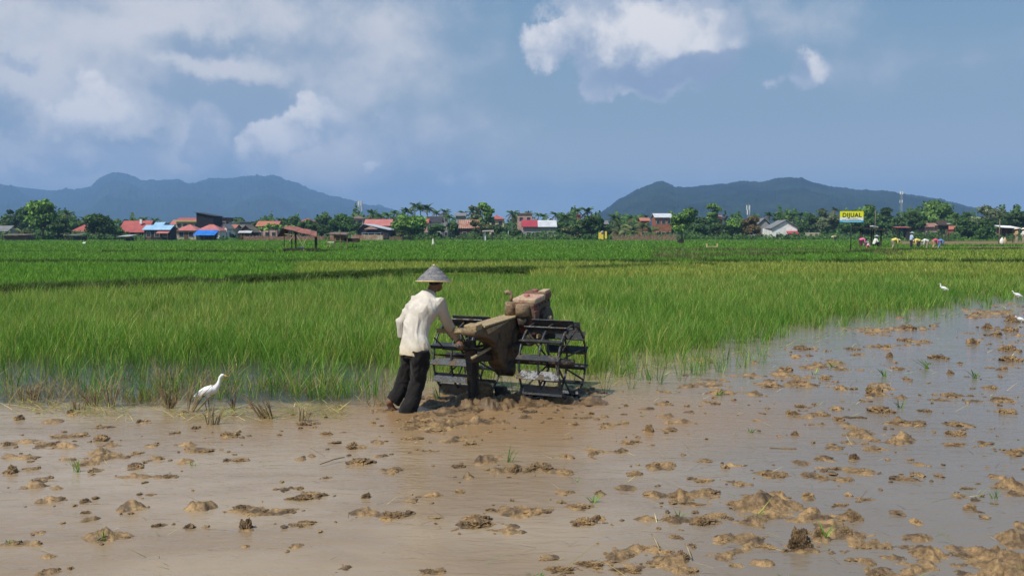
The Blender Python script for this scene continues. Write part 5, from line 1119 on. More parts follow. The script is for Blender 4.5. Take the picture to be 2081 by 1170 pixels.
def hat_mat(name, a, b_, c_):
    m = bpy.data.materials.new(name); m.use_nodes = True; t = NT(m.node_tree); bs = t.n['Principled BSDF']; co = t.n.new('ShaderNodeTexCoord').outputs['Object']
    n = t.noise(co, 16.0, 8, .7); n2 = t.noise(co, 70.0, 4, .6); _, _, z = t.sep(co)
    ang = t.m('MULTIPLY', z, 160.0); c = t.mix(t.ss(n, .38, .62), a, b_); c = t.mix(t.ss(n2, .45, .65, 0, .6), c, c_); c = t.mix(t.ss(t.m('SINE', ang), .2, 1, 0, .25), c, a)
    t.l.new(c, bs.inputs['Base Color']); bs.inputs['Roughness'].default_value = .85; t.l.new(t.bump(t.m('ADD', n2, t.m('SINE', ang)), .6, .003), bs.inputs['Normal']); return m
HATM = hat_mat('worn_woven_hat', (0.07, 0.085, 0.125), (0.19, 0.18, 0.18), (0.32, 0.27, 0.20)); STRAW = mat('straw_rim', (0.62, 0.46, 0.22), .85, .2, 20)
def conehat(parent, c, r, h, m, m2, tiltx=0.0, tilty=0.0, n=28):
    M = Matrix.Rotation(tilty, 3, 'Y') @ Matrix.Rotation(tiltx, 3, 'X'); c = Vector(c); k = 6; vs = []; fs = []; q = MB()
    pr = [(1.0, 0), (.86, .17), (.64, .42), (.40, .68), (.18, .90), (.05, .99)]
    for th in (0, -.008):
        for a_, z_ in pr:
            for i in range(n): g = 2 * math.pi * i / n; vs.append(c + M @ Vector((a_ * r * math.cos(g), a_ * r * math.sin(g), z_ * h + th)))
    for l in range(2):
        for j in range(k - 1):
            for i in range(n):
                i2 = (i + 1) % n; A = l * k * n + j * n; f = (A + i, A + i2, A + n + i2, A + n + i); fs.append(f if l == 0 else f[::-1])
    for i in range(n): i2 = (i + 1) % n; fs.append((i2, i, k * n + i, k * n + i2))
    fs.append(tuple((k - 1) * n + i for i in range(n))); fs.append(tuple(k * n + (k - 1) * n + i for i in range(n))[::-1]); q.add(vs, fs)
    hat = q.build('hat', m, parent, smooth=True)
    MB().ring(c + M @ Vector((0, 0, -.002)), M @ Vector((0, 0, 1)), r * .992, r * .036, n, 6).build('hat_rim', m2, hat, smooth=True)
    MB().ball(c + M @ Vector((0, 0, h * .99)), (r * .09, r * .09, r * .06), 8, 6).build('hat_tip', m2, hat, smooth=True)
    return hat
conehat(fm, J(881.5, 571.5, .22), .193, .175, HATM, STRAW, R(-3), R(1))
# ================================================================ EGRETS
EW = mat('egret_white', (0.80, 0.80, 0.79), 0.8, 0.05, 20.0, spec=0.1, bump=.003)
EB = mat('beak_yellow', (0.65, 0.36, 0.06), 0.5, 0.1, 20.0); EL_ = mat('egret_leg_dark', (0.05, 0.055, 0.035), 0.7, 0.2, 20.0)
def egret(loc, label, s=1.0, rz=0.0, neck=None, wade=0.0, flip=1):
    e = empty('egret', loc, rz, label, 'egret', 'white egrets'); b = MB(); S = lambda x, y, z: Vector((flip * x * s, y * s, z * s - wade))
    neck = neck or [(.10, .345), (.145, .385), (.165, .44), (.165, .50), (.19, .545), (.225, .555)]
    b.tube([S(-.20, 0, .235), S(-.13, 0, .265), S(-.03, 0, .30), S(.06, 0, .325), S(.12, 0, .335), S(.15, 0, .345)], [(.008 * s, .02 * s), (.045 * s, .05 * s), (.072 * s, .062 * s), (.07 * s, .06 * s), (.045 * s, .042 * s), (.02 * s, .02 * s)], 14)
    b.tube([S(a, 0, z) for a, z in neck], [.045 * s, .034 * s, .025 * s, .022 * s, .024 * s, .012 * s], 10)
    hx, hz = neck[-2]; b.ball(S(hx + .012, 0, hz + .004), (.034 * s, .022 * s, .023 * s), 10, 8)
    for sg in (-1, 1): b.tube([S(.06, .055 * sg, .33), S(-.06, .062 * sg, .29), S(-.17, .04 * sg, .245), S(-.215, .02 * sg, .225)], [(.03 * s, .012 * s), (.05 * s, .016 * s), (.03 * s, .012 * s), .005 * s], 8)
    for sg in (-1, 1): b.tube([S(.0, .03 * sg, .26), S(.0, .032 * sg, .205)], [.026 * s, .012 * s], 8)
    fuse(b, 'body', EW, e, .006 * s, 1)
    MB().tube([S(hx + .035, 0, hz), S(hx + .115, 0, hz - .018)], [.011 * s, .002 * s], 8).build('beak', EB, e, smooth=True)
    for sg in (-1, 1):
        MB().tube([S(0, .032 * sg, .22), S(-.025 + .02 * sg, .032 * sg, .12), S(.012 * sg, .032 * sg, -.02)], [.008 * s, .006 * s, .006 * s], 6).build('leg', EL_, e, smooth=True)
        MB().ball(S(hx + .028, .021 * sg, hz + .006), .005 * s, 6, 4).build('eye', HAIR, e)
    return e
g = G(424, 834); egret((g.x, g.y, 0), 'white egret wading at the left with its neck stretched forward', 0.70, R(8), [(.11, .35), (.15, .40), (.165, .45), (.175, .50), (.20, .535), (.225, .535)])
g = G(1918, 612); egret((g.x, g.y, 0.17), 'white egret half hidden in the rice at the right', .62, R(0), [(.10, .35), (.16, .38), (.17, .43), (.15, .47), (.17, .50), (.20, .50)], flip=-1)
g = G(2068, 614); egret((g.x, g.y, 0), 'white egret at the right edge of the photo, where rice meets mud', .65, R(5), [(.10, .35), (.16, .37), (.19, .40), (.20, .44), (.23, .46), (.26, .46)], flip=-1)
g = G(2074, 655); egret((g.x, g.y, 0), 'white egret crouching in the mud at the right edge, nearest of the right-hand ones', .6, R(15), [(.10, .33), (.14, .35), (.16, .37), (.18, .39), (.20, .40), (.22, .40)], wade=.12, flip=-1)

# ================================================================ FIGURES IN THE FIELDS
def figure(px, pv, D, pose, shirt, trous, label, hat=None, face=1, hgt=1.6, skin=True, group='workers in the far fields', long_sleeves=True, z0=0.0, headscarf=None):
    """small people: one skinned body, clothes and hat as children; face: +1 looks right, -1 left, 0 away"""
    loc = P(px, pv, D); e = empty('person', (loc.x, D, z0), {1: 0, -1: math.pi, 0: math.pi / 2, 2: -math.pi / 2}[face], label, 'person', group); k = hgt / 1.65 * 1.14
    def V(x, y, z): return Vector((x * k, y * k, z * k))
    if pose == 'bend':
        hip, chest, neck_, head_ = V(-.12, 0, .88), V(.22, 0, .98), V(.38, 0, .92), V(.50, 0, .84); elb = [V(.34, s_ * .2, .70) for s_ in (-1, 1)]; hnd = [V(.42, s_ * .12, .42) for s_ in (-1, 1)]
        kn = [V(-.02, s_ * .11, .46) for s_ in (-1, 1)]; an = [V(-.08 + .12 * s_, s_ * .12, .04) for s_ in (-1, 1)]
    elif pose == 'sit':
        hip, chest, neck_, head_ = V(-.05, 0, .30), V(.05, 0, .62), V(.10, 0, .80), V(.14, 0, .94); elb = [V(.20, s_ * .24, .50) for s_ in (-1, 1)]; hnd = [V(.40, s_ * .12, .45) for s_ in (-1, 1)]
        kn = [V(.34, s_ * .14, .50) for s_ in (-1, 1)]; an = [V(.30, s_ * .12, .06) for s_ in (-1, 1)]
    else:
        hip, chest, neck_, head_ = V(0, 0, .90), V(.02, 0, 1.22), V(.03, 0, 1.42), V(.05, 0, 1.54); elb = [V(.04, s_ * .27, 1.12) for s_ in (-1, 1)]; hnd = [V(.22, s_ * .2, .98) for s_ in (-1, 1)]
        kn = [V(.03 * s_, s_ * .1, .48) for s_ in (-1, 1)]; an = [V(-.02, s_ * .11, .04) for s_ in (-1, 1)]
    b = MB(); b.tube([hip, chest, neck_], [.11 * k, .12 * k, .05 * k], 8); b.ball(head_, (.095 * k, .08 * k, .115 * k), 10, 8); b.tube([neck_, head_], .05 * k, 8)
    for i, s_ in enumerate((-1, 1)):
        sh_ = neck_.lerp(chest, .3) + V(0, s_ * .17, 0); b.tube([chest.lerp(neck_, .5), sh_, elb[i], hnd[i]], [.06 * k, .05 * k, .04 * k, .03 * k], 8); b.ball(hnd[i], (.05 * k, .03 * k, .05 * k), 8, 6)
        b.tube([hip + V(0, s_ * .08, 0), kn[i], an[i], an[i] + V(.12, 0, -.03)], [.08 * k, .06 * k, .04 * k, .03 * k], 8)
    fuse(b, 'body', SKIN, e, .024, 1)
    s = MB(); s.tube([hip.lerp(chest, -.15), hip, chest, neck_.lerp(chest, .15), neck_], [(.17 * k, .16 * k), (.19 * k, .17 * k), (.20 * k, .17 * k), (.15 * k, .13 * k), .07 * k], 10, ref=(0, 1, 0))
    for i, s_ in enumerate((-1, 1)): sh_ = neck_.lerp(chest, .3) + V(0, s_ * .17, 0); s.tube([chest.lerp(neck_, .4), sh_, elb[i], elb[i].lerp(hnd[i], .8 if long_sleeves else .05)], [.08 * k, .075 * k, .062 * k, .05 * k], 8)
    fuse(s, 'shirt', shirt, e, .024, 1)
    t_ = MB(); t_.tube([hip.lerp(chest, .15), hip - V(.02, 0, .08)], [(.14 * k, .12 * k), (.14 * k, .12 * k)], 10, ref=(0, 1, 0))
    for i, s_ in enumerate((-1, 1)): t_.tube([hip + V(0, s_ * .07, 0), kn[i], kn[i].lerp(an[i], .85)], [.14 * k, .11 * k, .09 * k], 8)
    fuse(t_, 'trousers', trous, e, .024, 1)
    if hat: conehat(e, head_ + V(.02, 0, .05), .24 * k, .14 * k, hat, hat, 0, R(25) if pose == 'bend' else R(6), 18)
    else: q = MB(); q.ball(head_ + V(-.015, 0, .025), (.10 * k, .09 * k, .11 * k), 10, 8); q.build('headscarf' if headscarf else 'hair', headscarf or HAIR, e, smooth=True)
    return e
def C_(n, c): return cloth('cloth_' + n, c, .12, 4.0, .01)
PINK, WHI, YEL, LBL, RED_, BLU, KHA, DRK, PPK, BRN, MAR = C_('pink', (.72, .16, .33)), C_('white', (.70, .69, .64)), C_('yellow', (.72, .58, .16)), C_('pale_blue', (.42, .50, .66)), C_('red', (.55, .11, .16)), C_('blue', (.14, .24, .50)), C_('khaki', (.30, .25, .17)), C_('dark', (.03, .03, .035)), C_('pale_pink', (.75, .45, .52)), C_('tan', (.42, .30, .16)), C_('maroon', (.13, .03, .05))
STH = mat('pale_straw_hat', (0.60, 0.45, 0.30), .85, .15, 12); GH = mat('grey_cloth_hat', (0.33, 0.35, 0.40), .9, .15, 12); WH = mat('cream_hat', (0.72, 0.66, 0.52), .85, .1, 12)
def at_row(v): return 1.9 * F_ / (v - 472)
figure(1750, 490, 112, 'bend', PINK, MAR, 'worker in a pink shirt bending at the left end of the open shelter', face=1, hgt=1.6)
figure(1758, 490, 116, 'sit', C_('grey', (.25, .27, .30)), DRK, 'worker in grey sitting in the shade between the pink and white shirts', face=1)
figure(1778, 490, 114, 'sit', WHI, DRK, 'worker in a white shirt and grey hat sitting under the open shelter', hat=GH, face=1, hgt=1.9, z0=.1)
figure(1766, 490, 108, 'sit', PPK, RED_, 'small figure in pale pink crouching in front of the open shelter', face=-1, hgt=1.15, headscarf=PPK)
figure(1816, 490, 103, 'bend', YEL, KHA, 'planter in yellow bending alone under a straw hat', hat=STH, face=1, hgt=1.65)
figure(1852, 490, 108, 'stand', LBL, DRK, 'planter in pale blue with a grey hat standing at the left end of the row', hat=GH, face=1, hgt=1.65)
figure(1866, 490, 105, 'bend', YEL, DRK, 'planter in a yellow shirt and black trousers bending next to the standing one', face=-1, hgt=1.55, headscarf=STH)
figure(1883, 490, 106, 'bend', WHI, KHA, 'planter in a white shirt and khaki trousers bending in the middle of the row', face=-1, hgt=1.5, headscarf=WH)
figure(1898, 490, 107, 'bend', RED_, BRN, 'planter in a red shirt bending second from the right end of the row', face=1, hgt=1.5, headscarf=RED_)
figure(1909, 490, 108, 'bend', BLU, BLU, 'planter in blue bending at the right end of the row', face=1, hgt=1.45, headscarf=BLU)
figure(2066, 490, 145, 'stand', BRN, KHA, 'person in tan with a wide straw hat standing before the white canopy', hat=STH, face=-1, hgt=2.2)
figure(2080, 490, 148, 'stand', WHI, KHA, 'person in white cut off by the right edge of the photo', hat=WH, face=-1, hgt=2.2)
figure(1697, 490, 196, 'bend', BRN, DRK, 'farmer with a pale hat bending in the green field left of the yellow sign', hat=WH, face=-1, hgt=1.6)
figure(1579, 490, 214, 'stand', DRK, DRK, 'dark small figure standing before the white gabled barn', face=-1, hgt=1.55)

# ================================================================ SIGN
e = empty('sign', (P(1729, 515, 86).x, 86, 0), 0, 'yellow, white and blue DIJUAL sale board on a tall thin dark pole', 'sign'); D = 86.0; sc_ = D / F_
Zv = lambda v, D_: (472 - v) / F_ * D_ + HC
SY = mat('sign_yellow', (0.82, 0.78, 0.03), .45, .04, 2); SW = mat('sign_white', (.80, .82, .82), .45, .04, 2); SB = mat('sign_blue', (.06, .42, .68), .45, .04, 2); SK = mat('sign_black', (.02, .02, .015), .5, .1, 2); SG = mat('sign_pole_green', (.02, .035, .02), .6, .2, 4)
zt, z1, z2, zb = Zv(429.5, D), Zv(441.8, D), Zv(448, D), Zv(452, D); w_ = 48 * sc_
pn = MB().box((0, .02, (zt + zb) / 2), (w_ + .06, .04, zt - zb + .06)).build('panel', SG, e)
for nm, a, b_, m_ in (('yellow_field', zt, z1, SY), ('white_field', z1 - .004, z2, SW), ('blue_strip', z2 - .004, zb, SB)): MB().box((0, -.012, (a + b_) / 2), (w_, .02, a - b_)).build(nm, m_, pn)
def text(body, x, z, size, m, parent, wd=None, bold=0.0, y=-.028):
    cu = bpy.data.curves.new('txt', 'FONT'); cu.body = body; cu.size = size; cu.align_x = 'CENTER'; cu.extrude = .003; cu.offset = bold; cu.space_character = 1.12
    to = bpy.data.objects.new('txt', cu); COL.objects.link(to); dg = bpy.context.evaluated_depsgraph_get(); me = bpy.data.meshes.new_from_object(to.evaluated_get(dg)); bpy.data.objects.remove(to)
    me.materials.clear(); me.materials.append(m); o = bpy.data.objects.new('lettering', me); COL.objects.link(o); o.parent = parent
    xs_ = [v.co.x for v in me.vertices]; k = (wd / (max(xs_) - min(xs_))) if wd else 1
    o.location = (x, y, z); o.rotation_euler = (R(90), 0, 0); o.scale = (k, 1, 1); return o
text('DIJUAL', .02, z1 + .035, .52, SK, pn, w_ * .80, .014)
def dashes(z_, x0, x1, m_, seed, hh=.05):      # lines of small print, too small to read
    q = MB(); r_ = random.Random(seed); x_ = x0
    while x_ < x1: l_ = r_.uniform(.03, .14); q.box((x_ + l_ / 2, -.026, z_), (l_, .006, hh)); x_ += l_ + r_.uniform(.02, .05)
    q.build('small_print', m_, pn)
dashes(z1 - .11, -.45, .55, SK, 1, .035); dashes(z1 - .22, -.85, -.5, SK, 2, .03); dashes(z1 - .25, -.35, .85, SK, 3, .035); dashes(z2 - .11, -.8, .8, SW, 4, .04)
MB().tube([(0, .06, -.1), (0, .06, zb + .2)], .045, 8).build('pole', SG, e, smooth=True)

# ================================================================ FIELD SHELTERS
# the leaning hut
D = 88.0; sc_ = D / F_; e = empty('leaning_hut', (P(612, 500, D).x, D, 0), 0, 'leaning open hut with a rusty red roof sloping down to the right', 'hut')
X = lambda p: (p - 612) * sc_; Z = lambda v: Zv(v, D)
q = MB(); q.prism([(X(579), -.5, Z(462)), (X(646), -.5, Z(481)), (X(646), -.5, Z(481) + .05), (X(579), -.5, Z(462) + .06)], (0, .01, 0)); 
rf = MB()
A, B = Vector((X(576), -.75, Z(463.5))), Vector((X(647), -.75, Z(482))); A2, B2 = Vector((X(584), .9, Z(461) + .10)), Vector((X(640), .9, Z(474) + .12))
def sheet(mb, a, b, c, d, th=.035): o = Vector((0, 0, th)); mb.add([a, b, c, d, a + o, b + o, c + o, d + o], [(0, 1, 2, 3), (7, 6, 5, 4), (0, 4, 5, 1), (1, 5, 6, 2), (2, 6, 7, 3), (3, 7, 4, 0)])
n = 5
for k in range(n):
    f0, f1 = k / n, (k + 1.12) / n; z_ = Vector((0, 0, .03 * (k % 2) + .004 * k)); sheet(rf, A.lerp(B, f0) + z_, A.lerp(B, min(1, f1)) + z_, A2.lerp(B2, min(1, f1)) + z_, A2.lerp(B2, f0) + z_)
rf.build('roof', corr('hut_roof', (0.40, 0.15, 0.12), (0.18, 0.09, 0.07), .16, 1, .7, 1.6), e)
rl = MB(); C3, D3_ = Vector((X(569), 2.2, Z(480))), Vector((X(600), 2.2, Z(484))); sheet(rl, Vector((X(579), -.7, Z(463))), Vector((X(566), -.5, Z(481))), Vector((X(572), 1.6, Z(480))), Vector((X(586), 1.0, Z(462)))); rl.build('roof', DWOOD, e)
for a, b_, r_, m_ in (((578, 466, 0), (577.5, 512, 0), .04, WOOD), ((603, 470, -.3), (602, 512, -.3), .085, DWOOD), ((644, 480, -.2), (643.5, 515, -.2), .085, DWOOD), ((620, 506, -.5), (619.5, 518, -.5), .05, PWOOD), ((586, 466, 1.4), (586, 508, 1.4), .05, DWOOD), ((634, 476, 1.4), (634, 508, 1.4), .05, DWOOD)):
    MB().tube([(X(a[0]), a[2], max(-.1, Z(a[1]))), (X(b_[0]), b_[2], max(-.15, Z(b_[1])))], r_, 6).build('post', m_, e)
for a, b_ in (((591, 490), (601, 476)), ((606, 478), (620, 502)), ((627, 482), (619, 497)), ((582, 475.5), (598, 477))): MB().beam((X(a[0]), -.55, Z(a[1])), (X(b_[0]), -.55, Z(b_[1])), .09, .05).build('brace', PWOOD, e)
MB().prism([(X(577), -.45, Z(504.5)), (X(645), -.45, Z(505.5)), (X(645), -.45, Z(507.5)), (X(577), -.45, Z(507.5))][::-1], (0, 2.0, 0)).build('platform', DWOOD, e)
MB().box((X(590), .1, Z(508.5)), (26 * sc_, .8, .16)).build('bench_board', DWOOD, e)
MB().box((X(610), .2, Z(503) - .02), (12 * sc_, .5, .12), .2).build('folded_sheet', C_('folded', (.28, .33, .42)), e)
# low brown stall
D = 108.0; sc_ = D / F_; e = empty('stall', (P(698, 500, D).x, D, 0), 0, 'low brown field stall with a plank wall and pale bench end', 'hut'); X = lambda p: (p - 698) * sc_; Z = lambda v: Zv(v, D)
rf = MB(); sheet(rf, Vector((X(663), -.4, Z(475.5))), Vector((X(706), -.4, Z(477))), Vector((X(704), 2.2, Z(473))), Vector((X(674), 2.2, Z(472)))); rf.build('roof', RM['brown'], e)
MB().box((X(682), 1.6, (Z(478) + Z(489)) / 2), (34 * sc_, .05, Z(478) - Z(489))).build('wall', BRF, e)
for p_ in (680, 692, 706, 667): MB().box((X(p_), -.1, Z(488)), (.10, .10, Z(477) * 1.02)).build('post', WOOD, e)
MB().box((X(704), .6, Z(491)), (44 * sc_, 1.3, .10)).build('platform', DWOOD, e)
MB().box((X(712), 1.25, Z(489) + .05), (32 * sc_, .06, .45)).build('back_board', DWOOD, e)
MB().box((X(673), .2, Z(492)), (13 * sc_, .8, .12)).build('bench_end', mat('pale_board', (.6, .56, .45), .8, .1, 4), e)
for p_ in (669, 677, 716, 724): MB().box((X(p_), .2, .2), (.07, .07, .55)).build('leg', PWOOD if p_ < 700 else DWOOD, e)
# open shelter with people
D = 117.0; sc_ = D / F_; e = empty('open_shelter', (P(1772, 500, D).x, D, 0), 0, 'open shelter with a flat dark roof, workers resting under it', 'hut'); X = lambda p: (p - 1772) * sc_; Z = lambda v: Zv(v, D)
rf = MB(); sheet(rf, Vector((X(1742), -.7, Z(463.5))), Vector((X(1802), -.7, Z(470))), Vector((X(1800), 2.4, Z(467.5))), Vector((X(1744), 2.4, Z(461.5))), .13); rf.build('roof', DWOOD, e)
MB().box((X(1779), .6, Z(460.5)), (11 * sc_, .9, .12), .1, ry=R(12)).build('roof_sheet', RM['white'], e)
for p_, y_ in ((1748, 0), (1771, .1), (1790, 0), (1763, 1.9), (1786, 1.9)): MB().box((X(p_), y_, Z(480) - .12), (.14 if y_ < 1 else .09, .12, 2.2)).build('post', DWOOD, e)
MB().box((X(1778), 1.0, .45), (26 * sc_, 1.6, .07)).build('platform', DWOOD, e)
for a, b_ in (((1749, 471), (1756, 465)), ((1770, 473), (1778, 467))): MB().beam((X(a[0]), 0, Z(a[1])), (X(b_[0]), 0, Z(b_[1])), .07, .05).build('brace', DWOOD, e)
# stilted hut under a palm, white canopy stall
D = 205.0; sc_ = D / F_; e = empty('stilted_hut', (P(1918, 500, D).x, D, 0), 0, 'dark stilted hut on posts under a bushy palm at the right', 'hut'); X = lambda p: (p - 1918) * sc_; Z = lambda v: Zv(v, D)
rf = MB(); sheet(rf, Vector((X(1904), -.4, Z(459))), Vector((X(1932), -.4, Z(459))), Vector((X(1929), 2, Z(450))), Vector((X(1908), 2, Z(450))), .25); rf.build('roof', DWOOD, e)
MB().box((X(1918), 1.2, Z(462)), (20 * sc_, 1.8, .9)).build('wall', DWOOD, e); MB().box((X(1926), -.1, Z(456)), (7 * sc_, .1, .5)).build('roof_sheet', RM['white'], e)
for p_ in (1908, 1915, 1921, 1928): MB().box((X(p_), .2, .9), (.16, .16, 2.0)).build('post', DWOOD, e)
D = 152.0; sc_ = D / F_; e = empty('canopy_stall', (P(2051, 500, D).x, D, 0), 0, 'dark stall with a white canopy near the right edge', 'stall'); X = lambda p: (p - 2051) * sc_; Z = lambda v: Zv(v, D)
rf = MB(); sheet(rf, Vector((X(2032), -.4, Z(462.5))), Vector((X(2071), -.4, Z(464.5))), Vector((X(2068), 2.4, Z(460))), Vector((X(2035), 2.4, Z(458.5))), .1); rf.build('canopy', mat('white_canvas', (.78, .79, .80), .8, .06, 2), e)
MB().box((X(2051), 1.6, Z(469)), (32 * sc_, .1, .95)).build('back_wall', DWOOD, e)
for p_ in (2034, 2044, 2058, 2068): MB().box((X(p_), 0, Z(472) - .5), (.1, .1, 2.5)).build('post', DWOOD, e)
MB().box((X(2050), .4, .8), (30 * sc_, .7, .08)).build('counter', WOOD, e)
for k, (p_, lb, c_) in enumerate(((2036, 'white sack standing left of the white canopy stall', (.72, .70, .64)), (2042, 'tan sack leaning right of the white sack by the canopy stall', (.45, .34, .2)))):
    D = 143.0; e = empty('sack', (P(p_, 480, D).x, D, 0), 0, lb, 'sack'); b = MB(); b.ball((0, 0, .45), (.32, .28, .55), 12, 8); b.ball((.06, 0, 1.0), (.13, .12, .16), 8, 6); fuse(b, 'sack_body', mat('sacking_%d' % k, c_, .9, .15, 5), e, .04, 2); MB().ring((.06, 0, .93), (0, 0, 1), .10, .02, 12, 5).build('tie', DWOOD, e)
# other small things out in the fields
def scare(px, vt, vb, label, col=(.66, .66, .55)):
    D = at_row(vb) ; D = min(D, 150); D = 1.9 * F_ / (vb - 472) if vb > 480 else 170; e = empty('scarecrow', (P(px, vb, D).x, D, 0), 0, label, 'scarecrow'); h = (vb - vt) / F_ * D
    MB().tube([(0, 0, -.1), (.02, 0, h)], .025, 6).build('stick', WOOD, e)
    q = MB(); q.tube([(0, 0, h * .98), (.0, 0, h * .75), (.03, 0, h * .4), (.02, 0, h * .12)], [(.02, .03), (.10, .06), (.17, .09), (.22, .10)], 10); o = q.build('cloth', mat('rag', col, .9, .15, 4), e, smooth=True)
scare(880, 484, 501, 'white rag scarecrow standing alone in the green field, left of the tiny white-walled shack'); scare(1033, 468, 488, 'thin pale rag on a stick right of the tiny white-walled shack', (.45, .58, .55))
def bench(px0, px1, vt, vb, label, m_, cat='bench', D=None):
    D = D or 1.9 * F_ / (vb - 472); w_ = (px1 - px0) / F_ * D; h = (vb - vt) / F_ * D; e = empty('bench', (P((px0 + px1) / 2, vb, D).x, D, 0), .12, label, cat)
    MB().box((0, 0, h * .45), (w_, .4, .12)).build('seat', m_, e); MB().box((0, .18, h * .28), (w_ * .96, .05, h * .35)).build('side_board', m_, e)
    for s_ in (-1, 1): MB().box((s_ * w_ / 2, .0, h * .5), (.09, .3, h)).build('leg', m_, e)
bench(1436, 1458, 495, 506, 'pale bamboo bench standing in the middle green field', PWOOD)
bench(1280, 1299, 474, 487.5, 'small weathered rack with a drooping top before the brown fence', WOOD, 'rack')
e = empty('crate', (P(1383, 496, 150).x, 150, 0), .2, 'dark box at the foot of the round field tree', 'crate'); MB().box((0, 0, .33), (.9, .6, .66)).build('box', DARK, e, bevel=.04); MB().box((0, 0, .69), (.98, .68, .07)).build('lid', DWOOD, e)
e = empty('bag', (P(171, 497, 140).x, 140, 0), 0, 'small white bag lying at the far field edge at the left', 'bag'); b = MB(); b.ball((0, 0, .2), (.28, .2, .24), 10, 8); b.ball((.2, 0, .38), (.1, .08, .1), 8, 6); fuse(b, 'bag_body', mat('white_plastic', (.75, .75, .7), .5, .05, 4), e, .03, 1)
e = empty('shrub', (P(1938, 512, 92).x, 92, 0), 0, 'bright green grass tuft standing in front of the planters', 'shrub')
a_ = clumps(np.full(26, 0.0) + rng.normal(0, .55, 26), np.full(26, 0.0) + rng.normal(0, .4, 26), 14, np.full(26, .75), .25, .05, 0, 2, GF, [3, 2, 3], .6); blades('foliage', *a_, seg=2).parent = e
# reflect: a red-white rag and white debris near the farmer are part of the litter below

for px_, vt_, D_, lb_ in ((1778, 429, 236, 'pale thin utility pole above the open shelter'), (2031, 446, 150, 'thin grey stake at the left end of the white canopy stall'), (1202, 431, 246, 'thin pale pole between the two tall palms and the dense round tree')):
    h_ = (472 - vt_) / F_ * D_ + HC; e = empty('utility_pole', (P(px_, 472, D_).x, D_, 0), 0, lb_, 'pole'); MB().tube([(0, 0, -.1), (.03, 0, h_)], [.11, .07], 8).build('pole', PALMBARK, e, smooth=True); MB().box((0, 0, h_ * .95), (.7 if px_ != 2031 else .15, .07, .07)).build('crossarm', DWOOD, e)
# ================================================================ CLODS, TUFTS, STALKS, LITTER
from mathutils import noise as mn
def clod_mesh(seed, sub, jag):
    rs = random.Random(seed); V = []; Fc = []
    import bmesh
    nb = rs.choice([2, 3, 3, 4, 5])
    for b_ in range(nb):
        bm = bmesh.new(); bmesh.ops.create_icosphere(bm, subdivisions=sub, radius=1.0)
        a = rs.uniform(0, 6.28); r0 = 0 if b_ == 0 else rs.uniform(.18, .42); c = Vector((math.cos(a) * r0, math.sin(a) * r0 * .8, -.02)); sz = Vector((rs.uniform(.22, .42), rs.uniform(.2, .36), rs.uniform(.30, .85))) * (1 if b_ == 0 else rs.uniform(.5, .9))
        sh = rs.uniform(-.25, .45); off = Vector((seed * 7.1, b_ * 3.3, 0))
        for v in bm.verts:
            p = v.co.copy(); n1 = mn.fractal(p * 1.5 + off, 1.0, 2.1, 5); d_ = mn.voronoi(p * 2.3 + off)[0]; d2 = mn.voronoi(p * 6.0 + off * 3)[0]; n3 = mn.fractal(p * 7 + off, .7, 2.3, 5)
            r = 0.92 + .38 * n1 - .34 * (.25 - min(.5, d_[1] - d_[0])) - jag * .10 * (.2 - min(.35, d2[1] - d2[0])) + jag * .12 * n3
            p = p * r; ly = (p.z * 2.6 + n1) % 1.0; k_r = 1 + .13 * (ly - .5)
            v.co = Vector((p.x * sz.x * k_r, p.y * sz.y * k_r, p.z * sz.z)) + c; v.co.x += v.co.z * sh * .6
        i0 = len(V); bm.verts.index_update(); V += [tuple(v.co) for v in bm.verts]; Fc += [tuple(v.index + i0 for v in f.verts) for f in bm.faces]; bm.free()
    V = np.array(V); x0, x1 = V[V[:, 2] > 0][:, 0].min(), V[V[:, 2] > 0][:, 0].max(); y0, y1 = V[V[:, 2] > 0][:, 1].min(), V[V[:, 2] > 0][:, 1].max()
    V[:, 0] = (V[:, 0] - (x0 + x1) / 2) / (x1 - x0); V[:, 1] = (V[:, 1] - (y0 + y1) / 2) / (y1 - y0); V[:, 2] /= V[:, 2].max(); V[:, 2] = np.maximum(V[:, 2], -.35)
    me = bpy.data.meshes.new('mud_clod'); me.from_pydata(V.tolist(), [], Fc); me.update(); me.materials.append(MUDC); return me
MUDC = mud_mat('clod_mud', 0.85)
small = [clod_mesh(100 + k, 4, 1.3) for k in range(14)]; big = [clod_mesh(300 + k, 4, 1.5) for k in range(12)]; huge = [clod_mesh(500 + k, 5, 1.7) for k in range(8)]
# who stands where: rows front to back, columns left to right, so that every clod has its own description
rows = [(1085, 'front row'), (985, 'second row from the front'), (915, 'third row from the front'), (850, 'fourth row from the front'), (770, 'fifth row from the front'), (0, 'farthest row')]
cols_ = [(0, 400, 'far left part'), (400, 780, 'left part'), (780, 1240, 'middle, below the tractor,'), (1240, 1560, 'right middle part'), (1560, 1820, 'right part'), (1820, 2500, 'far right part')]
ords = ['first', 'second', 'third', 'fourth', 'fifth', 'sixth', 'seventh', 'eighth', 'ninth', 'tenth', 'eleventh', 'twelfth', 'thirteenth', 'fourteenth', 'fifteenth', 'sixteenth', 'seventeenth', 'eighteenth', 'nineteenth', 'twentieth']
cell = {}
for k, c in enumerate(info):
    r_ = next(i for i, (v, _) in enumerate(rows) if c[6] > v); q_ = next(i for i, (a, b_, _) in enumerate(cols_) if c[5] < b_); cell.setdefault((r_, q_), []).append(k)
lab = {}
for (r_, q_), ks in cell.items():
    ks.sort(key=lambda k: info[k][5])
    for i, k in enumerate(ks):
        c = info[k]; sz = 'large' if c[7] > 62 else ('small' if c[7] < 30 else 'medium'); fl = 'flat' if c[4] < .10 * c[2] else ('upright' if c[4] > .42 * c[2] else 'low')
        lab[k] = f"{sz} {fl} mud clod, {ords[min(i, 19)]} from left, {rows[r_][1]}, {cols_[q_][2].rstrip(',')}"
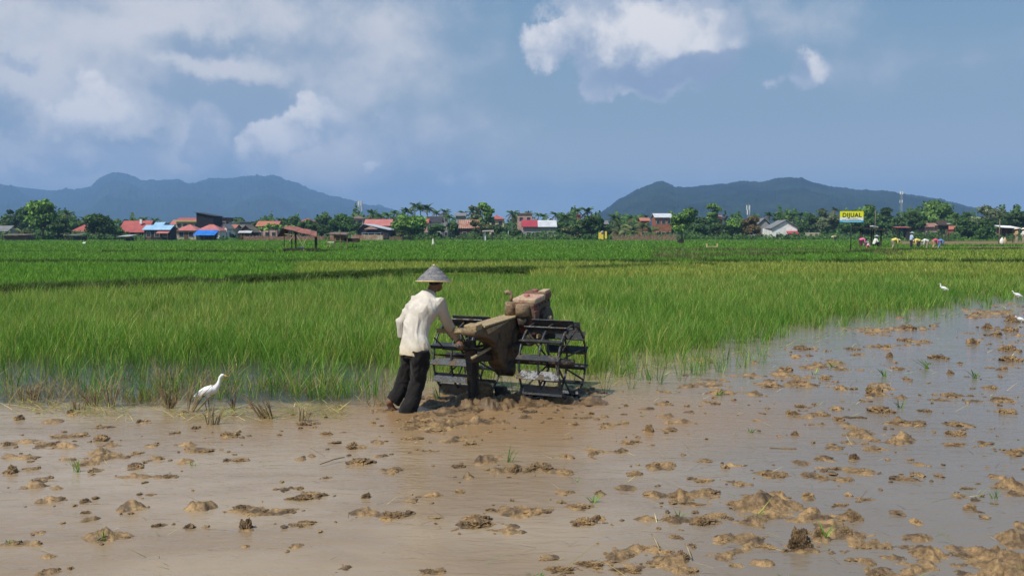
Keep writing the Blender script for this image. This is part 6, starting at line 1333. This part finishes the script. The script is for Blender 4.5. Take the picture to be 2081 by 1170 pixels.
for k, c in enumerate(info):
    me = rs.choice(huge) if c[7] > 55 and c[6] > 980 else (rs.choice(big) if c[7] > 30 else rs.choice(small))
    o = bpy.data.objects.new('mud_clod', me); COL.objects.link(o); o.location = (c[0], c[1], -.004); o.scale = (c[2] * (1 if rs.random() < .5 else -1), c[3], c[4]); o.rotation_euler = (0, 0, 0 if c[2] > 2 * c[3] else rs.uniform(-.3, .3))
    tag(o, lab[k], 'mud clod', 'clods of turned mud in the water')
print('clods', len(info))
# crumbs too many to count
n = 2600; x, y = scatter(n * 4, 3.6, 24, .60, 1.0); u, v = proj(x, y, 0 * x)
cx_ = np.array([c[0] for c in info]); cy_ = np.array([c[1] for c in info]); dmin = np.full(len(x), 9.0)
for a, b_, c in zip(cx_, cy_, info): dmin = np.minimum(dmin, np.hypot((x - a) / (c[2] + .05), (y - b_) / (c[3] + .12)))
wk = np.exp(-(((x - 0.0) / 1.9) ** 2 + ((y - 9.75) / 0.75) ** 2))
ok = (v > front_v(u) - 4) & (rng.uniform(0, 1, len(x)) < np.clip(.015 + .85 * np.exp(-(dmin / .75) ** 2) + .6 * wk + .05 * (x / y > .1), 0, 1) * .8)
x, y = x[ok], y[ok]; n = len(x); print('crumbs', n)
import bmesh
bm = bmesh.new(); bmesh.ops.create_icosphere(bm, subdivisions=2, radius=1.0); bv = np.array([v.co[:] for v in bm.verts]); bf = np.array([[v.index for v in f.verts] for f in bm.faces]); bm.free()
s_ = np.clip(rng.lognormal(-4.5, .5, n), .004, .028) * (0.7 + y * .05); sx, sy, sz = s_ * rng.uniform(.8, 2.2, n), s_ * rng.uniform(.8, 1.6, n), s_ * rng.uniform(.35, .9, n); a = rng.uniform(0, 6.28, n)
nb = 1 + .95 * (rng.uniform(0, 1, (n, len(bv))) - .5); B = bv[None] * nb[..., None]
X0 = B[..., 0] * sx[:, None]; Y0 = B[..., 1] * sy[:, None]; VV = np.stack([x[:, None] + X0 * np.cos(a)[:, None] - Y0 * np.sin(a)[:, None], y[:, None] + X0 * np.sin(a)[:, None] + Y0 * np.cos(a)[:, None], B[..., 2] * sz[:, None] + .002], -1)
tag(np_mesh('mud_crumbs', VV.reshape(-1, 3), tris=(bf[None] + (np.arange(n) * len(bv))[:, None, None]).reshape(-1, 3), mat=MUDC, smooth=False), 'countless crumbs of mud scattered over the ploughed water', 'mud', kind='stuff')
# green tufts pulled up with the mud
def tuft(px, pb, w_, h_, label, pal=GREENS[:3], nb=9, wts=(3, 3, 3)):
    g = G(px, pb); s_ = g.y / F_; e = empty('grass_tuft', (g.x, g.y, 0), 0, label, 'grass tuft', 'loose tufts in the mud'); n = nb
    H_ = h_ * s_ * 1.1; W_ = w_ * s_ / 2; az_ = rng.choice([0.0, math.pi], n) + rng.normal(0, .5, n); ln = rng.uniform(.0, 1.0, n) * W_ / H_ * 1.1
    p = (rng.normal(0, .012, n), rng.normal(0, .012, n), np.full(n, -.01), H_ * rng.uniform(.55, 1, n), np.full(n, max(.006, g.y * .0011)) * rng.uniform(.7, 1.4, n), az_, ln, rng.uniform(0, .4, n), pick(n, pal, wts))
    blades('blades', *p, seg=3).parent = e
for t_ in [(158, 958, 34, 40, 'slanting green blade tuft in the far left water'), (207, 1100, 20, 34, 'dark green sprout on a clod at the lower left'), (392, 945, 20, 14, 'pale little grass tuft in the left water'), (1032, 938, 40, 40, 'bright green tuft on a rounded clod below the tractor'),
           (888, 815, 16, 40, 'small yellow-green seedling between the farmer and the plough'), (1205, 1020, 40, 24, 'muddy green tuft beside an upright clod right of the middle'), (1172, 978, 22, 8, 'flat green leaf floating right of the middle'),
           (1378, 1050, 36, 20, 'green shoots on the broad clod group right of the middle'), (1524, 878, 22, 14, 'small bright green sprig in open water at the right'), (1460, 803, 34, 12, 'flat green grass at the edge of the clods right of the tractor'), (1798, 764, 34, 20, 'bright grass tuft on a mud lump in the right-hand water'),
           (1885, 748, 70, 22, 'widest loose grass heap in the right-hand water'), (1655, 760, 24, 14, 'small green tuft left of the widest grass heap'), (1690, 745, 26, 14, 'pale green tuft right below the unploughed rice at the right'), (1830, 828, 34, 22, 'green blades leaning right on a clod at the right'), (1675, 1098, 70, 50, 'dark grass bunch between the two largest clods at the lower right'),
           (2020, 1012, 30, 24, 'thin green shoots in the far right water'), (1600, 1172, 80, 12, 'long green leaf lying at the bottom edge'), (2055, 1165, 50, 24, 'green tuft in the lower right corner'), (1090, 1168, 50, 12, 'green tuft at the bottom edge, just right of the middle'), (20, 1106, 44, 16, 'yellow-green weed clump at the left edge, lower corner'),
           (1540, 1048, 26, 14, 'green shoots behind the clod heap at the lower right'), (1980, 768, 30, 22, 'sparse green blades in the far right water'), (1340, 780, 26, 30, 'thin rice tuft standing alone right of the cage wheel')]: tuft(*t_)
# dry stalk bundles and leaning stumps at the left
DRYP = [(0.20, 0.14, 0.07), (0.32, 0.24, 0.12), (0.11, 0.075, 0.045)]
def stalks(px, pb, w_, h_, label, lean=0.0, n=14, pal=DRYP, wd=.008):
    g = G(px, pb); s_ = g.y / F_; e = empty('dry_stalks', (g.x, g.y, 0), 0, label, 'dry stalks', 'dry stalk bundles in the water'); H_ = h_ * s_; q = []
    m_ = STK[rng.integers(0, 3)]
    mb = MB()
    for k in range(n):
        a = rng.uniform(-1, 1); x0 = a * w_ * s_ * .3; t_ = Vector((x0 + (lean + a * .35 + rng.normal(0, .08)) * H_, rng.normal(0, .05), H_ * rng.uniform(.5, 1))); mb.tube([(x0, rng.normal(0, .02), -.03), Vector((x0, 0, 0)).lerp(t_, .55) + Vector((0, 0, .02)), t_], [wd * .75, wd * .6, wd * .25], 5)
    mb.build('stalks', m_, e)
STK = [mat('dry_stalk_%d' % k, c, .9, .3, 8.0) for k, c in enumerate([(0.20, 0.14, 0.075), (0.13, 0.09, 0.05), (0.30, 0.23, 0.13)])]
for a in [(225, 826, 16, 72, 'tall dark dry stalk bundle, leftmost in the water at the left', 0.02), (345, 830, 14, 62, 'dry stalk post just left of the curved stalks', 0.0), (352, 790, 9, 60, 'pale upright stake behind the stalk posts', 0.03, 7), (328, 792, 9, 66, 'grey upright stake left of the pale one', -.02, 7),
          (385, 836, 30, 74, 'curved leaning stalk bundle just left of the egret', .42), (430, 862, 34, 46, 'fan of dry stubble right below the egret', .10), (545, 850, 40, 54, 'slanting bundle of dark reeds between the egret and the farmer', -.55, 18), (614, 856, 34, 36, 'spiky root stump nearest the farmer on the left', .1, 16),
          (190, 826, 26, 50, 'thin dry stalks left of the tallest bundle', -.1, 10), (475, 832, 16, 30, 'short dark stubble right of the egret', .0, 8), (160, 832, 40, 22, 'muddy root clump at the water edge on the left', .2, 12), (60, 812, 60, 40, 'bushy dried grass clump at the far left', .1, 26)]: stalks(*a)
# straw and cut grass drifted along the edge
def litter(name, n, fu, pal, wts, ln, label, cat='straw'):
    u, v = fu(n); pts = [G(a, b) for a, b in zip(u, v)]; x = np.array([p.x for p in pts]); y = np.array([p.y for p in pts]); n = len(x)
    az_ = rng.choice([0.0, math.pi], n) + rng.normal(0, .55, n); L_ = ln * rng.lognormal(0, .5, n) * .12
    p = (x, y, np.full(n, .004) + rng.uniform(0, .05, n) * (rng.uniform(0, 1, n) > .5), L_ * .35, np.maximum(.005, y * .00065), az_, np.full(n, 2.6) * rng.uniform(.5, 1.4, n), rng.uniform(0, .3, n), pick(n, pal, wts))
    return tag(blades(name, *p, seg=2), label, cat, kind='stuff')
SP = [(0.42, 0.34, 0.17), (0.26, 0.27, 0.07), (0.14, 0.10, 0.05), (0.12, 0.20, 0.03)]
def edge_band(n):
    u = rng.uniform(-60, 700, n); v = np.interp(u, [-60, 0, 150, 300, 450, 700], [824, 824, 838, 842, 846, 838]) + rng.normal(0, 7, n); k = fbm(u / 40, v / 30, 3, 3) > .42; return u[k], v[k]
litter('straw_litter', 1500, edge_band, SP, [3, 4, 2, 2], 1.0, 'straw and cut grass drifted in a line along the left water edge')
def all_band(n):
    x, y = scatter(n, 3.7, 22, .6, 1.0); u, v = proj(x, y, 0 * x); k = (v > front_v(u) + 6) & (rng.uniform(0, 1, n) < .35 + .65 * (u > 1100)); return u[k], v[k]
litter('straw_litter', 2200, all_band, SP, [3, 1, 3, 1], .8, 'single bits of straw and root floating on the muddy water')
def right_edge(n):
    u = rng.uniform(860, 2120, n); v = front_v(u) + np.abs(rng.normal(0, 9, n)); return u, v
litter('straw_litter', 900, right_edge, SP, [2, 3, 2, 3], .8, 'flattened grass along the edge of the rice at the right')
# three pale sticks that show on the mud
for k, (a, b_, lb) in enumerate((((1340, 1122), (1324, 1094), 'whitish stick lying on the clods at the bottom middle'), ((1405, 1140), (1392, 1114), 'pale stick leaning on a clod near the bottom, right of the middle'), ((650, 948), (700, 936), 'thin brown branch floating left below the farmer'))):
    p0, p1 = G(*a), G(*b_); o = empty('stick', p0, 0, lb, 'stick'); MB().tube([(0, 0, .02), (p1 - p0) * .6 + Vector((0, 0, .035)), (p1 - p0) + Vector((0, 0, .03))], [.004, .005, .003], 6).build('twig', STK[2 if k < 2 else 1], o, smooth=True)
# ---------------------------------------------------------------- haze
hz = MB(); hz.box((0, 4300, 204), (14000, 9800, 412))     # from just behind the camera to beyond the hills
hm_ = bpy.data.materials.new('haze'); hm_.use_nodes = True; tt = hm_.node_tree; tt.nodes.clear()
vol = tt.nodes.new('ShaderNodeVolumePrincipled'); vol.inputs['Color'].default_value = (0.31, 0.52, 0.92, 1)
vol.inputs['Density'].default_value = HAZE_D; vol.inputs['Anisotropy'].default_value = 0.0
oo = tt.nodes.new('ShaderNodeOutputMaterial'); tt.links.new(vol.outputs[0], oo.inputs['Volume'])
tag(hz.build('haze', hm_), kind='stuff', label='thin blue haze over the whole plain, thickest before the far hills', cat='haze')
